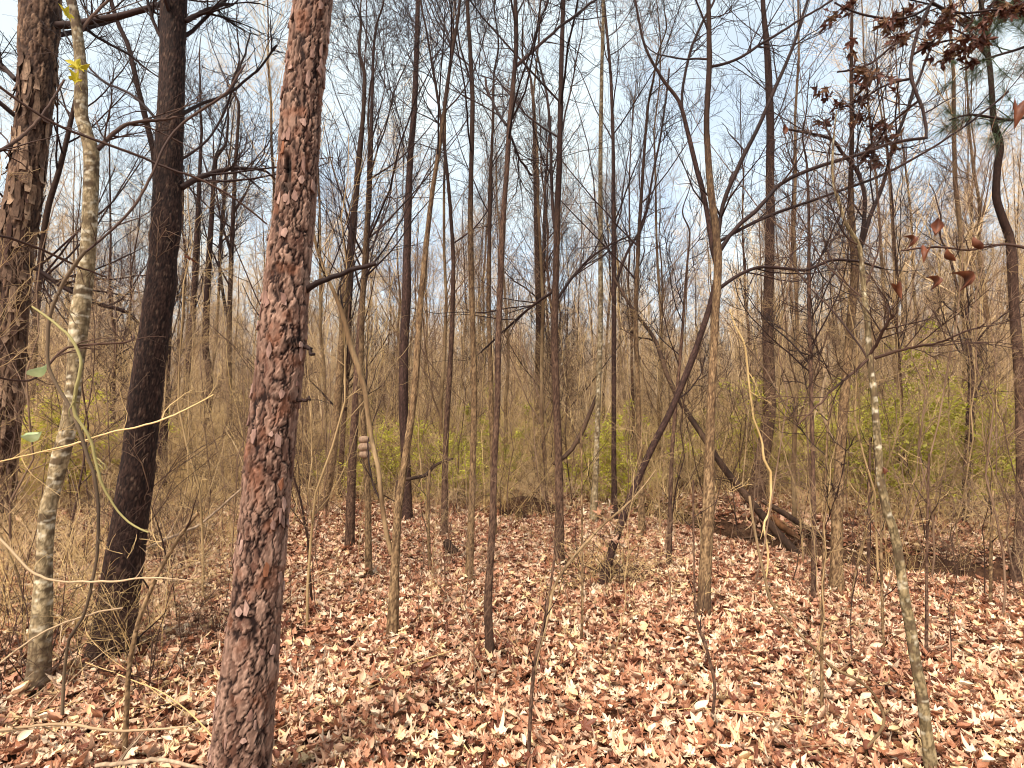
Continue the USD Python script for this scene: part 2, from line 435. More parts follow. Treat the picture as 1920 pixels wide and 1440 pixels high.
# the 300 fallen leaves that show largest are things of their own
TONE = ['cream', 'pale tan', 'pinkish brown', 'rust brown', 'dark brown', 'golden tan']
SHAPE = ['five pointed', 'deeply cut star shaped', 'three lobed', 'broad five lobed', 'seven lobed', 'cupped', 'curled oval']
for i, (v, f, mat) in enumerate(protos):
    cp = stage.CreateClassPrim(f'/World/leaf_kind_{i:03d}')
    cp.SetTypeName('Xform')
    usdkit.mesh(stage, f'/World/leaf_kind_{i:03d}/blade', (v, f), '/World/Looks/' + mat, True)
cand = [(px, py) for py in np.linspace(1150, 1432, 13) for px in np.linspace(12, 1908, 24)]
rg = np.random.default_rng(21)
top_leaves = []
for px, py in cand[-300:]:
    px += rg.uniform(-36, 36); py += rg.uniform(-11, 7)
    p = ground(px, py)
    k = int(rg.integers(0, 7)) * 6 + int(rg.choice(6, p=[0.34, 0.22, 0.16, 0.1, 0.06, 0.12]))
    x = UsdGeom.Xform.Define(stage, numbered('/World/fallen_leaf'))
    M = euler(np.array([rg.uniform(0, 6.28)]), np.array([rg.normal(0.1, 0.3)]), np.array([rg.normal(0, 0.3)]))[0] * rg.uniform(0.06, 0.10)
    mm = Gf.Matrix4d(1)
    for a in range(3):
        mm.SetRow(a, Gf.Vec4d(*map(float, M[:, a]), 0))
    mm.SetRow(3, Gf.Vec4d(float(p[0]), float(p[1]), float(terrain(p[0], p[1])) + 0.05, 1))
    x.MakeMatrixXform().Set(mm)
    x.GetPrim().GetReferences().AddInternalReference(f'/World/leaf_kind_{k:03d}')
    x.GetPrim().SetInstanceable(True)
    top_leaves.append((x, p, k))

# ------------------------------------------------------------------ trunks with real bark relief
def bark_field(u, s, circ, style, rg):
    """height 0..1 and colour at arc position u (periodic in circ) and length s (metres)."""
    cw, ch, jag, depth = {'pine': (0.040, 0.105, 0.013, 0.013), 'oak': (0.013, 0.050, 0.006, 0.0055), 'shag': (0.045, 0.20, 0.012, 0.03), 'smooth': (0.03, 0.03, 0.01, 0.0018), 'tan': (0.012, 0.045, 0.006, 0.0035)}[style]
    L = s.max() - s.min()
    pu = np.stack([np.cos(u / circ * 2 * np.pi) * circ / 6.283, np.sin(u / circ * 2 * np.pi) * circ / 6.283, s], -1)
    j1 = meshkit.fbm(pu / 0.03, 3, 1) - 0.5; j2 = meshkit.fbm(pu / 0.03, 3, 2) - 0.5
    j3 = meshkit.fbm(pu / 0.011, 2, 6) - 0.5
    uu, ss = u + j1 * 3 * jag + j3 * 1.2 * jag, s + j2 * 6 * jag - j3 * 2 * jag
    npt = max(8, int(circ * L / (cw * ch)))
    q = np.stack([rg.uniform(0, circ, npt), rg.uniform(s.min() - 0.1, s.max() + 0.1, npt)], -1)
    tone = rg.uniform(0, 1, npt); lift = rg.uniform(0.55, 1, npt)
    rep = np.vstack([q + [k * circ, 0] for k in (-1, 0, 1)]); ids = np.tile(np.arange(npt), 3)
    D, I = cKDTree(rep * [1, cw / ch]).query(np.stack([uu, ss * cw / ch], -1).reshape(-1, 2), k=2, workers=-1)
    edge = ((D[:, 1] - D[:, 0]) / cw).reshape(u.shape); own = ids[I[:, 0]].reshape(u.shape)
    plate = np.clip((edge - 0.06) / 0.14, 0, 1) ** 0.6 if style == 'pine' else np.clip(edge / 0.4, 0, 1) ** 0.85
    # smaller flakes inside each plate, as steps
    np2 = npt * (11 if style == 'pine' else 5)
    q2 = np.stack([rg.uniform(0, circ, np2), rg.uniform(s.min() - 0.1, s.max() + 0.1, np2)], -1)
    st2 = rg.uniform(0, 1, np2)
    _, I2 = cKDTree(np.vstack([q2 + [k * circ, 0] for k in (-1, 0, 1)]) * [1, 0.5]).query(np.stack([uu + j2 * jag, (ss + j1 * jag) * 0.5], -1).reshape(-1, 2), workers=-1)
    step = np.tile(st2, 3)[I2].reshape(u.shape)
    fine = meshkit.fbm(pu / 0.008, 3, 4)
    h = plate * (0.40 * lift[own] + 0.45 * step) + 0.18 * fine if style == 'pine' else plate * (0.55 * lift[own] + 0.3 * step) + 0.18 * fine
    return h, depth, tone[own], step, plate, fine, pu


PALS = {  # crevice, plate dark, plate light
    'pine': ((0.014, 0.005, 0.0035), (0.085, 0.038, 0.025), (0.29, 0.175, 0.125)),
    'oak': ((0.006, 0.0025, 0.002), (0.015, 0.0065, 0.005), (0.06, 0.03, 0.021)),
    'shag': ((0.015, 0.006, 0.004), (0.05, 0.022, 0.014), (0.22, 0.13, 0.08)),
    'pale': ((0.12, 0.08, 0.04), (0.24, 0.165, 0.085), (0.44, 0.34, 0.20)),
    'tan': ((0.05, 0.024, 0.012), (0.16, 0.09, 0.042), (0.34, 0.22, 0.115)),
    'brown': ((0.03, 0.013, 0.009), (0.075, 0.038, 0.024), (0.19, 0.11, 0.068)),
    'dark': ((0.018, 0.008, 0.006), (0.038, 0.018, 0.014), (0.085, 0.045, 0.033)),
    'lichen': ((0.06, 0.04, 0.018), (0.17, 0.115, 0.05), (0.36, 0.27, 0.15)),
}


def trunk_mesh(P, R, style, pal, res, rg, flare=0.0, cells=True, name_foot=False):
    """P (n,3) bottom to top. res: size of a mesh cell in metres."""
    S = np.r_[0, np.cumsum(np.linalg.norm(np.diff(P, axis=0), axis=1))]
    n = max(12, int(S[-1] / (res * 1.4))); sides = int(np.clip(2 * np.pi * R[0] / res, 10, 230))
    from scipy.interpolate import PchipInterpolator
    x = np.linspace(0, S[-1], n)
    C, r = PchipInterpolator(S, P)(x), PchipInterpolator(S, R)(x)
    r = r * (1 + flare * np.exp(-x / 0.17))
    T = norm(np.gradient(C, axis=0))
    A = norm(np.cross(T, np.tile([0, 1.0, 0], (n, 1)))); B = np.cross(T, A)
    a = np.arange(sides) * 2 * np.pi / sides
    circ = 2 * np.pi * R[0]
    U, SS = np.meshgrid(a / (2 * np.pi) * circ, x)
    h, depth, tone, step, plate, fine, pu = bark_field(U, SS, circ, style, rg)
    big = meshkit.fbm(pu / 0.25, 3, 8) - 0.5
    rad = r[:, None] * (1 + 0.10 * big) + (h - 0.75) * np.minimum(depth, r[:, None] * 0.22)
    if flare:
        rad += r[:, None] * flare * 0.55 * np.exp(-SS / 0.11) * np.clip(np.cos(a * 5 + 1.0), -0.4, 1)[None]
    V = C[:, None] + rad[..., None] * (np.cos(a)[None, :, None] * A[:, None] + np.sin(a)[None, :, None] * B[:, None])
    cr, d, l = (np.array(c) for c in PALS[pal])
    m = np.clip(0.25 + 0.5 * tone + (0.8 if pal == 'pine' else 0.45) * (step - 0.5) + 0.5 * (fine - 0.5) + 0.6 * big, 0, 1)[..., None]
    col = d * (1 - m) + l * m
    col = cr * (1 - plate[..., None]) + col * plate[..., None]
    if pal == 'pine':     # warm inner bark where a plate has flaked off
        w = np.clip((meshkit.fbm(pu / 0.09, 3, 31) - 0.58) * 7, 0, 1)[..., None] * 0.6
        col = col * (1 - w) + np.array([0.19, 0.075, 0.04]) * (0.6 + 0.6 * fine[..., None]) * w
    if pal in ('pale', 'lichen') and cells:
        w = np.clip((meshkit.fbm(pu * [1, 1, 1.6] / 0.07, 3, 33) - 0.53) * 9, 0, 1)[..., None]
        col = col * (1 - w) + np.array([0.10, 0.065, 0.035]) * w
        w = np.clip((meshkit.fbm(pu * [1, 1, 2.2] / 0.05, 3, 35) - 0.60) * 9, 0, 1)[..., None] * 0.7
        col = col * (1 - w) + np.array([0.60, 0.52, 0.38]) * w
    if pal in ('tan', 'brown', 'pale', 'lichen'):   # paler bark below; silhouette dark against the sky painted into the colour above
        w = np.clip((SS - 1.9 - 1.2 * big) / 2.2, 0, 1)[..., None] * (0.93 if pal in ('tan', 'brown') else 0.5)
        col = col * (1 - w) + np.array([0.022, 0.009, 0.006]) * (0.6 + 0.8 * fine[..., None]) * w
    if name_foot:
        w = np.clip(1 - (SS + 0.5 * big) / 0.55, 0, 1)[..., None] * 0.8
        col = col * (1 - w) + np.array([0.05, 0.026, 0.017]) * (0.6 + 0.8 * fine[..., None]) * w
    if pal == 'oak':
        w = np.clip((meshkit.fbm(pu * [1, 1, 0.4] / 0.012, 2, 37) - 0.66) * 10, 0, 1)[..., None] * 0.35
        col = col * (1 - w) + np.array([0.24, 0.15, 0.10]) * w
    i, j = np.meshgrid(np.arange(n - 1), np.arange(sides), indexing='ij'); j2 = (j + 1) % sides
    q = np.stack([i * sides + j, (i + 1) * sides + j, (i + 1) * sides + j2, i * sides + j2], -1).reshape(-1, 4)
    f = np.vstack([q[:, [0, 2, 1]], q[:, [0, 3, 2]]])
    return V.reshape(-1, 3), f, col.reshape(-1, 3)


def closed(P, R):
    e0, e1 = norm(P[0] - P[1]), norm(P[-1] - P[-2])
    return np.vstack([P[0] + e0 * R[0] * 0.15, P, P[-1] + e1 * R[-1] * 0.4])[None], np.r_[R[0] * 0.02, R, R[-1] * 0.02][None]


def px_line(pts, Y, drift=0.0, flip=False):
    """(px, py, w) -> points on the plane y = Y (going drift deeper towards the far end), radii."""
    p = np.array(pts, float)
    yy = Y + drift * np.linspace(0, 1, len(p))
    P = np.array([at(a, b, y) for (a, b, _), y in zip(p, yy)])
    R = np.array([metres(w, a, b, y) / 2 for (a, b, w), y in zip(p, yy)])
    return P, R


def crown(paths, org, LP_, LR_, rg, mat, n2=7, n3=6, l2=(0.3, 0.8), l3=(0.12, 0.4), rt=0.0013, up=0.05):
    """fine branchlets on limbs (N,n,3): each limb's own twigs hang under it."""
    B2, R2 = spawn(LP_, LR_, n2, (0.12, 0.98), (25, 60), l2, 0.5, 6, up, 0.16, rg, rmin=rt * 1.3)
    B3, R3 = spawn(B2, R2, n3, (0.15, 0.98), (25, 65), l3, 0.6, 4, up, 0.2, rg, rmin=rt)
    for i, p in enumerate(paths):
        a, b = slice(i * n2, (i + 1) * n2), slice(i * n2 * n3, (i + 1) * n2 * n3)
        part(p, 'twigs', Mesh().add(*tubes(B2[a], R2[a], 4)).add(*tubes(B3[b], R3[b], 3)), mat, org, kind='stuff')
    return B3


# ------------------------------------------------------------------ the trees one can point at
# name, label, bark palette, relief style, polyline top to bottom (px, py, width), base depth or None, number of limbs, first limb height fraction, mesh cell, limbs [(polyline, drift)], flare
H = []


def hero(*a, **k):
    H.append((a, k))


hero('shaggy_tree', 'thick shaggy-barked tree with peeling strips at the far left edge', 'shag', 'shag',
     [(77, 0, 66), (68, 160, 58), (50, 330, 56), (36, 420, 58), (28, 480, 55), (22, 560, 56), (12, 700, 56), (5, 790, 58), (-8, 900, 62), (-22, 1010, 70)], limbs=15, t0=0.48, cell=0.006, flare=0.25,
     branches=[([(107, 48, 14), (150, 44, 13), (200, 36, 12), (290, 15, 10), (355, -4, 8)], -0.3), ([(30, 150, 10), (0, 120, 8), (-40, 80, 7)], 0.2), ([(35, 480, 9), (80, 513, 9), (133, 547, 9), (193, 573, 8), (233, 583, 7), (263, 607, 5)], 0.5)])
hero('pale_tree', 'slender pale mottled tree bending upward between the left edge and the dark oak', 'pale', 'smooth',
     [(132, -10, 17), (145, 60, 18), (152, 150, 20), (152, 210, 22), (162, 250, 22), (171, 285, 26), (171, 340, 25), (168, 420, 25), (164, 480, 26), (149, 600, 31), (142, 680, 27), (136, 740, 26), (128, 800, 27), (113, 860, 30), (99, 920, 26), (89, 960, 27), (84, 1030, 26), (79, 1150, 33), (70, 1300, 38)], limbs=6, t0=0.66, cell=0.006, flare=0.15,
     branches=[([(183, 280, 9), (200, 262, 8), (228, 240, 7), (280, 228, 6), (330, 218, 4)], 0.3), ([(150, 60, 6), (190, 10, 5), (230, -40, 4)], 0.3)])
hero('slanting_tree', 'thin grey tree slanting up to the left behind the pale mottled tree and the oak', 'brown', 'tan',
     [(205, -10, 7), (222, 45, 8), (240, 85, 8), (250, 125, 9), (260, 170, 9), (270, 210, 10), (281, 255, 10), (290, 300, 11), (292, 400, 11), (288, 520, 12), (282, 700, 13), (276, 925, 15)], limbs=20, t0=0.35, cell=0.012)
hero('pale_slant_tree', 'thin pale tree slanting right behind the shaggy tree', 'tan', 'smooth',
     [(150, 130, 6), (130, 240, 8), (112, 315, 9), (88, 400, 10), (78, 470, 10), (70, 560, 11), (60, 720, 12), (48, 940, 14)], limbs=16, t0=0.35, cell=0.012)
hero('oak_tree', 'dark furrowed oak trunk leaning right, left of the reddish pine', 'oak', 'oak',
     [(326, -10, 45), (322, 160, 44), (316, 300, 48), (312, 420, 51), (306, 480, 48), (301, 540, 52), (293, 600, 51), (281, 680, 53), (271, 760, 57), (262, 840, 56), (252, 920, 60), (246, 960, 59), (235, 1040, 65), (226, 1100, 66), (214, 1180, 71), (209, 1232, 76)], limbs=16, t0=0.5, cell=0.0042, flare=0.22,
     branches=[([(340, 352, 12), (370, 336, 10), (410, 322, 9), (450, 316, 7), (490, 318, 5), (520, 335, 3)], 0.4), ([(348, 40, 9), (385, 18, 8), (430, -2, 7)], 0.2), ([(340, 215, 8), (375, 195, 6), (430, 170, 5), (520, 80, 4)], 0.5), ([(300, 235, 6), (250, 180, 5), (190, 150, 4), (120, 60, 3)], 0.5), ([(338, 300, 5), (400, 250, 4), (440, 165, 4), (470, 60, 3)], 0.6)])
hero('pine_tree', 'big pine with flaky purple-brown plated bark, nearest trunk', 'pine', 'pine',
     [(588, -10, 69), (576, 100, 72), (566, 200, 73), (560, 300, 74), (552, 400, 75), (543, 480, 80), (536, 560, 83), (529, 640, 88), (521, 720, 87), (512, 800, 86), (503, 880, 90), (496, 960, 89), (490, 1040, 90), (482, 1120, 91), (474, 1200, 97), (466, 1280, 103), (457, 1360, 105), (450, 1440, 108), (446, 1500, 114)], limbs=4, t0=0.88, cell=0.0036, flare=0.12,
     branches=[([(572, 546, 13), (595, 530, 11), (630, 514, 10), (680, 503, 9), (717, 500, 8)], -0.15), ([(566, 648, 9), (585, 648, 6)], -0.05), ([(553, 752, 7), (573, 744, 5)], -0.05)])
hero('slim_tree', 'slim tan tree with thin second stem joining low, first trunk right of the pine', 'tan', 'tan',
     [(862, -10, 5), (843, 130, 7), (826, 260, 8), (808, 380, 9), (795, 500, 11), (786, 600, 12), (781, 690, 13), (770, 790, 14), (757, 880, 14), (746, 960, 15), (741, 1060, 17), (735, 1205, 23)], limbs=15, t0=0.45, cell=0.008, flare=0.12,
     branches=[([(734, 1040, 9), (718, 960, 9), (708, 873, 9), (697, 830, 9), (690, 780, 10), (683, 733, 10), (673, 693, 11), (660, 653, 11), (640, 583, 9), (612, 520, 7), (592, 465, 6), (580, 400, 5)], 0.2)])
hero('straight_tree', 'straight dark-trunked tree standing behind the slim tan tree', 'dark', 'tan',
     [(784, -10, 8), (781, 100, 10), (777, 200, 11), (769, 300, 12), (765, 400, 14), (763, 480, 15), (762, 560, 17), (758, 640, 17), (756, 740, 18), (760, 850, 18), (763, 980, 22)], limbs=18, t0=0.4, cell=0.01, flare=0.1)
hero('thin_tree', 'thin tree with flecked upper stem, left neighbour of the trunk with the dark foot', 'tan', 'tan',
     [(876, -10, 7), (882, 100, 8), (886, 200, 9), (884, 300, 9), (882, 400, 10), (883, 480, 11), (885, 560, 11), (887, 640, 11), (889, 740, 12), (887, 850, 12), (884, 960, 13), (879, 1092, 16)], limbs=16, t0=0.45, cell=0.01, flare=0.1)
hero('kinked_tree', 'tree with dark foot and kinked top, centre foreground', 'brown', 'tan',
     [(966, -10, 8), (968, 80, 9), (962, 160, 9), (955, 240, 10), (950, 320, 10), (944, 400, 11), (940, 480, 12), (937, 560, 12), (934, 640, 12), (933, 740, 12), (928, 850, 12), (924, 960, 13), (919, 1060, 14), (915, 1130, 16), (917, 1190, 16), (920, 1243, 19)], limbs=14, t0=0.5, cell=0.008, flare=0.15,
     branches=[([(967, 125, 7), (1000, 95, 6), (1040, 60, 5), (1085, 25, 5), (1130, -10, 4)], 0.3), ([(958, 255, 5), (985, 310, 4), (1000, 330, 4)], 0.1), ([(950, 235, 6), (925, 190, 5), (912, 140, 4)], 0.2)])
hero('companion_tree', 'narrow stem growing close behind the kinked tree', 'tan', 'tan',
     [(925, 200, 5), (920, 330, 6), (917, 480, 8), (916, 560, 9), (918, 640, 9), (921, 740, 10), (923, 840, 10), (925, 960, 12), (926, 1010, 14)], limbs=10, t0=0.5, cell=0.012)
hero('twin_stem_tree', 'dark upright tree with a second thin stem beside its upper trunk, right of centre', 'brown', 'tan',
     [(1056, -10, 8), (1053, 100, 9), (1051, 200, 10), (1049, 300, 11), (1045, 400, 12), (1043, 480, 12), (1041, 560, 13), (1040, 640, 14), (1043, 740, 14), (1047, 850, 15), (1049, 960, 16), (1048, 1067, 21)], limbs=18, t0=0.45, cell=0.009, flare=0.12,
     branches=[([(1042, 440, 7), (1036, 380, 6), (1034, 300, 6), (1032, 220, 5), (1020, 130, 4), (1005, 60, 3)], 0.2), ([(1046, 560, 6), (1090, 500, 5), (1130, 465, 4), (1180, 440, 3)], 0.3), ([(1040, 545, 6), (990, 580, 5), (945, 620, 4), (900, 660, 3)], 0.3)])
hero('white_stem_tree', 'tall pale straight-stemmed tree just right of the twin-stem tree', 'pale', 'smooth',
     [(1131, -10, 6), (1128, 150, 7), (1126, 300, 8), (1126, 480, 9), (1126, 600, 9), (1123, 700, 10), (1120, 800, 10), (1117, 880, 11), (1112, 985, 15)], limbs=10, t0=0.5, cell=0.012)
hero('dark_pole_tree', 'dark straight pole-like tree between the pale stem and the leaning tree', 'dark', 'tan',
     [(1138, 60, 5), (1146, 160, 6), (1150, 300, 7), (1150, 400, 8), (1151, 480, 9), (1151, 600, 9), (1151, 740, 9), (1151, 880, 10), (1153, 985, 13)], limbs=14, t0=0.4, cell=0.012,
     branches=[([(1152, 545, 6), (1175, 475, 5), (1205, 420, 5), (1222, 330, 4), (1238, 240, 4), (1250, 130, 3)], 0.3)])
hero('paired_tree', 'pale upright tree behind the base of the leaning tree', 'tan', 'tan',
     [(1215, 200, 5), (1205, 330, 6), (1196, 480, 8), (1192, 600, 9), (1196, 740, 10), (1200, 860, 11), (1204, 1008, 14)], limbs=14, t0=0.4, cell=0.012)
hero('leaning_tree', 'dark tree leaning strongly right from the leafy clump, crossing the upright trunk', 'dark', 'smooth',
     [(1186, -20, 4), (1209, 85, 5), (1240, 145, 6), (1275, 195, 7), (1290, 250, 8), (1305, 312, 9), (1323, 383, 9), (1337, 470, 10), (1345, 505, 11), (1336, 555, 11), (1318, 615, 11), (1290, 693, 12), (1253, 780, 12), (1228, 828, 13), (1205, 878, 13), (1180, 940, 14), (1158, 1000, 14), (1138, 1062, 15), (1126, 1104, 17)], limbs=12, t0=0.66, cell=0.006, flare=0.1,
     branches=[([(1345, 500, 9), (1352, 400, 8), (1385, 310, 8), (1420, 240, 7), (1450, 170, 7), (1477, 110, 6), (1517, -5, 5)], 0.3), ([(1290, 245, 6), (1278, 190, 5), (1290, 110, 5), (1315, 40, 5), (1340, -10, 4)], 0.2)])
hero('upright_tree', 'upright tree with dark base just right of the leaning tree, bearing long right-hand limbs', 'tan', 'tan',
     [(1328, -10, 8), (1330, 100, 10), (1325, 240, 11), (1328, 300, 12), (1333, 360, 13), (1342, 430, 14), (1346, 480, 15), (1341, 600, 15), (1336, 700, 16), (1331, 830, 18), (1328, 960, 22), (1324, 1040, 23), (1321, 1100, 23), (1320, 1166, 26)], limbs=14, t0=0.5, cell=0.007, flare=0.12, leafy=True,
     branches=[([(1350, 470, 9), (1380, 427, 8), (1423, 390, 8), (1460, 347, 7), (1533, 313, 7), (1613, 290, 6), (1680, 267, 6), (1738, 257, 6), (1730, 215, 6), (1718, 185, 6), (1705, 150, 6), (1708, 105, 6), (1724, 50, 6), (1748, 5, 6), (1770, -30, 5)], 0.4),
               ([(1350, 540, 7), (1440, 500, 6), (1500, 505, 6), (1570, 485, 5), (1650, 500, 4)], 0.3), ([(1345, 455, 6), (1430, 410, 6), (1540, 370, 5), (1650, 330, 5), (1760, 270, 4), (1900, 170, 4)], 0.5), ([(1333, 125, 6), (1380, 112, 5), (1430, 80, 5), (1500, 35, 4), (1570, -10, 4)], 0.4)],
     leafy_limbs=[[(1745, 10, 5), (1690, 35, 4), (1630, 30, 4), (1565, 5, 3)], [(1723, 52, 5), (1680, 80, 4), (1630, 120, 4), (1570, 135, 3)], [(1706, 148, 5), (1660, 160, 4), (1610, 190, 3), (1560, 205, 2)], [(1748, 5, 5), (1810, 25, 4), (1870, 18, 4), (1930, 30, 3)], [(1724, 188, 5), (1690, 215, 4), (1655, 250, 3), (1635, 300, 2)], [(1708, 105, 5), (1760, 80, 4), (1830, 75, 3)]])
hero('thick_mid_tree', 'medium brown trunk standing beyond the gully, right of the upright tree', 'brown', 'tan',
     [(1430, -10, 8), (1440, 120, 12), (1444, 220, 14), (1444, 320, 15), (1444, 420, 16), (1443, 480, 17), (1440, 640, 20), (1443, 740, 23), (1436, 820, 25), (1424, 890, 28), (1420, 940, 32)], limbs=20, t0=0.42, cell=0.011, flare=0.12)
hero('forked_pale_tree', 'forked pale-topped tree standing at the near edge of the gully', 'tan', 'tan',
     [(1597, -10, 5), (1596, 100, 6), (1597, 250, 8), (1596, 380, 10), (1600, 460, 12), (1603, 500, 14), (1597, 580, 15), (1588, 690, 16), (1582, 760, 17), (1575, 860, 18), (1570, 960, 20), (1569, 1040, 21), (1568, 1117, 26)], limbs=12, t0=0.58, cell=0.008, flare=0.12,
     branches=[([(1604, 490, 9), (1615, 460, 8), (1633, 400, 8), (1650, 360, 7), (1667, 300, 7), (1687, 233, 6), (1710, 167, 5), (1740, 90, 4)], 0.1), ([(1608, 480, 8), (1617, 440, 8), (1623, 383, 7), (1613, 327, 7), (1587, 293, 6), (1560, 260, 6), (1520, 248, 5), (1478, 240, 4)], -0.2)])
hero('lichen_sapling', 'crooked lichen-spotted sapling leaning left from the lower right', 'lichen', 'smooth',
     [(1613, 470, 8), (1620, 547, 9), (1627, 613, 10), (1631, 680, 11), (1638, 730, 12), (1643, 797, 13), (1647, 847, 13), (1650, 893, 14), (1657, 930, 15), (1663, 960, 16), (1675, 993, 16), (1685, 1043, 16), (1697, 1127, 18), (1707, 1177, 19), (1717, 1243, 19), (1727, 1293, 19), (1738, 1380, 20), (1750, 1460, 23)], limbs=7, t0=0.6, cell=0.005,
     branches=[([(1628, 668, 7), (1643, 643, 6), (1655, 620, 6), (1663, 600, 5)], -0.1), ([(1640, 672, 6), (1713, 650, 5), (1757, 640, 4), (1830, 610, 3)], -0.3), ([(1630, 672, 5), (1590, 705, 5), (1547, 745, 4), (1500, 800, 3)], -0.2)])
hero('crooked_tree', 'crooked dark tree with snaking top at the right edge', 'brown', 'tan',
     [(1838, -10, 8), (1850, 83, 9), (1858, 150, 9), (1863, 227, 11), (1875, 273, 12), (1870, 317, 12), (1868, 367, 13), (1880, 410, 14), (1893, 447, 15), (1898, 490, 16), (1901, 563, 16), (1907, 647, 17), (1912, 713, 17), (1915, 813, 18), (1917, 947, 20), (1908, 1095, 24)], limbs=14, t0=0.5, cell=0.009, flare=0.1, leafy=True,
     leafy_limbs=[[(1852, 100, 4), (1800, 60, 3), (1740, 40, 3), (1690, 15, 2)], [(1848, 60, 4), (1790, 20, 3), (1730, 5, 3), (1660, -10, 2)], [(1850, 80, 4), (1885, 35, 3), (1930, 20, 3)], [(1845, 30, 4), (1870, 5, 3), (1915, -8, 3)]])
hero('bent_ivy_tree', 'short bent dark trunk with green leaves in the right thicket', 'dark', 'tan',
     [(1780, 480, 4), (1800, 560, 6), (1817, 620, 9), (1816, 660, 10), (1828, 690, 11), (1822, 730, 12), (1817, 800, 12), (1812, 900, 13), (1806, 985, 15)], limbs=10, t0=0.3, cell=0.012)
hero('dark_slim_tree', 'dark slim trunk between the oak and the pine, left of two paler ones', 'dark', 'tan',
     [(378, 250, 5), (372, 380, 8), (367, 480, 10), (363, 560, 11), (354, 680, 12), (347, 780, 13), (340, 900, 15)], limbs=18, t0=0.35, cell=0.012)
hero('crook_stem_tree', 'paler trunk with dark lower half between the oak and the pine', 'brown', 'tan',
     [(405, 300, 6), (396, 420, 9), (390, 520, 11), (385, 640, 12), (394, 720, 13), (388, 800, 14), (384, 905, 16)], limbs=14, t0=0.35, cell=0.012)
hero('forked_slim_tree', 'slim forked stem closest to the pine on its left side', 'tan', 'tan',
     [(448, 200, 5), (440, 340, 7), (434, 480, 8), (430, 600, 9), (430, 740, 10), (432, 915, 12)], limbs=14, t0=0.35, cell=0.012,
     branches=[([(431, 610, 6), (420, 563, 6), (412, 480, 6), (422, 380, 4), (430, 300, 3)], 0.2)])
hero('hidden_tree', 'dark trunk half hidden behind the foot of the leaning oak', 'dark', 'tan',
     [(318, 560, 14), (310, 700, 16), (305, 820, 17), (302, 955, 20)], limbs=6, t0=0.3, cell=0.012)
hero('brown_stem_tree', 'brown stem leaning right just beyond the pine on its right side', 'tan', 'tan',
     [(684, 150, 7), (672, 320, 10), (655, 480, 13), (647, 560, 14), (640, 660, 14), (632, 770, 15), (620, 880, 16), (600, 965, 19)], limbs=16, t0=0.4, cell=0.011, flare=0.1)
hero('galled_tree', 'slender stem carrying a swollen ringed burl at mid height', 'tan', 'tan',
     [(692, 260, 5), (690, 350, 6), (684, 480, 9), (680, 560, 10), (678, 640, 10), (676, 720, 10), (681, 790, 11), (686, 860, 12), (690, 960, 12), (691, 1085, 14)], limbs=12, t0=0.45, cell=0.009, gall=(684, 838, 25, 46))
hero('stout_stem_tree', 'darker stem standing just left of the burled stem', 'brown', 'tan',
     [(700, 100, 5), (695, 300, 8), (688, 460, 10), (676, 600, 12), (668, 740, 14), (660, 880, 16), (655, 1032, 18)], limbs=12, t0=0.45, cell=0.01)
hero('fork_top_tree', 'tree forking above the thicket with a dark upper stem, left of the thin flecked tree', 'brown', 'tan',
     [(800, 60, 4), (830, 250, 6), (845, 400, 7), (850, 500, 8), (848, 600, 9), (843, 700, 10), (836, 830, 11), (832, 1010, 14)], limbs=14, t0=0.4, cell=0.011)
hero('speckled_tree', 'paler double trunk in the middle distance left of the twin-stem tree', 'tan', 'smooth',
     [(1000, 200, 5), (1004, 350, 8), (1007, 480, 10), (1010, 600, 11), (1008, 740, 12), (1006, 900, 14)], limbs=16, t0=0.35, cell=0.012,
     branches=[([(1009, 700, 8), (1018, 600, 8), (1020, 480, 7), (1024, 350, 5), (1035, 220, 3)], 0.2)])
hero('pole_sapling', 'thin dark pole sapling between the leaning tree foot and the upright tree', 'brown', 'tan',
     [(1290, 480, 4), (1278, 640, 6), (1268, 750, 7), (1260, 850, 8), (1256, 960, 8), (1253, 1068, 10)], limbs=8, t0=0.3, cell=0.008)
hero('gully_edge_sapling', 'thin straight sapling just left of the forked pale tree', 'brown', 'tan',
     [(1516, 380, 5), (1517, 500, 7), (1518, 620, 8), (1521, 740, 8), (1524, 860, 8), (1526, 980, 9), (1525, 1135, 10)], limbs=12, t0=0.4, cell=0.008)
hero('whip_sapling', 'very thin long sapling rising from the lower right leaves beside the long curved vine', 'tan', 'tan',
     [(1552, 800, 4), (1546, 960, 5), (1543, 1100, 6), (1541, 1200, 6), (1541, 1362, 7)], limbs=5, t0=0.5, cell=0.006)
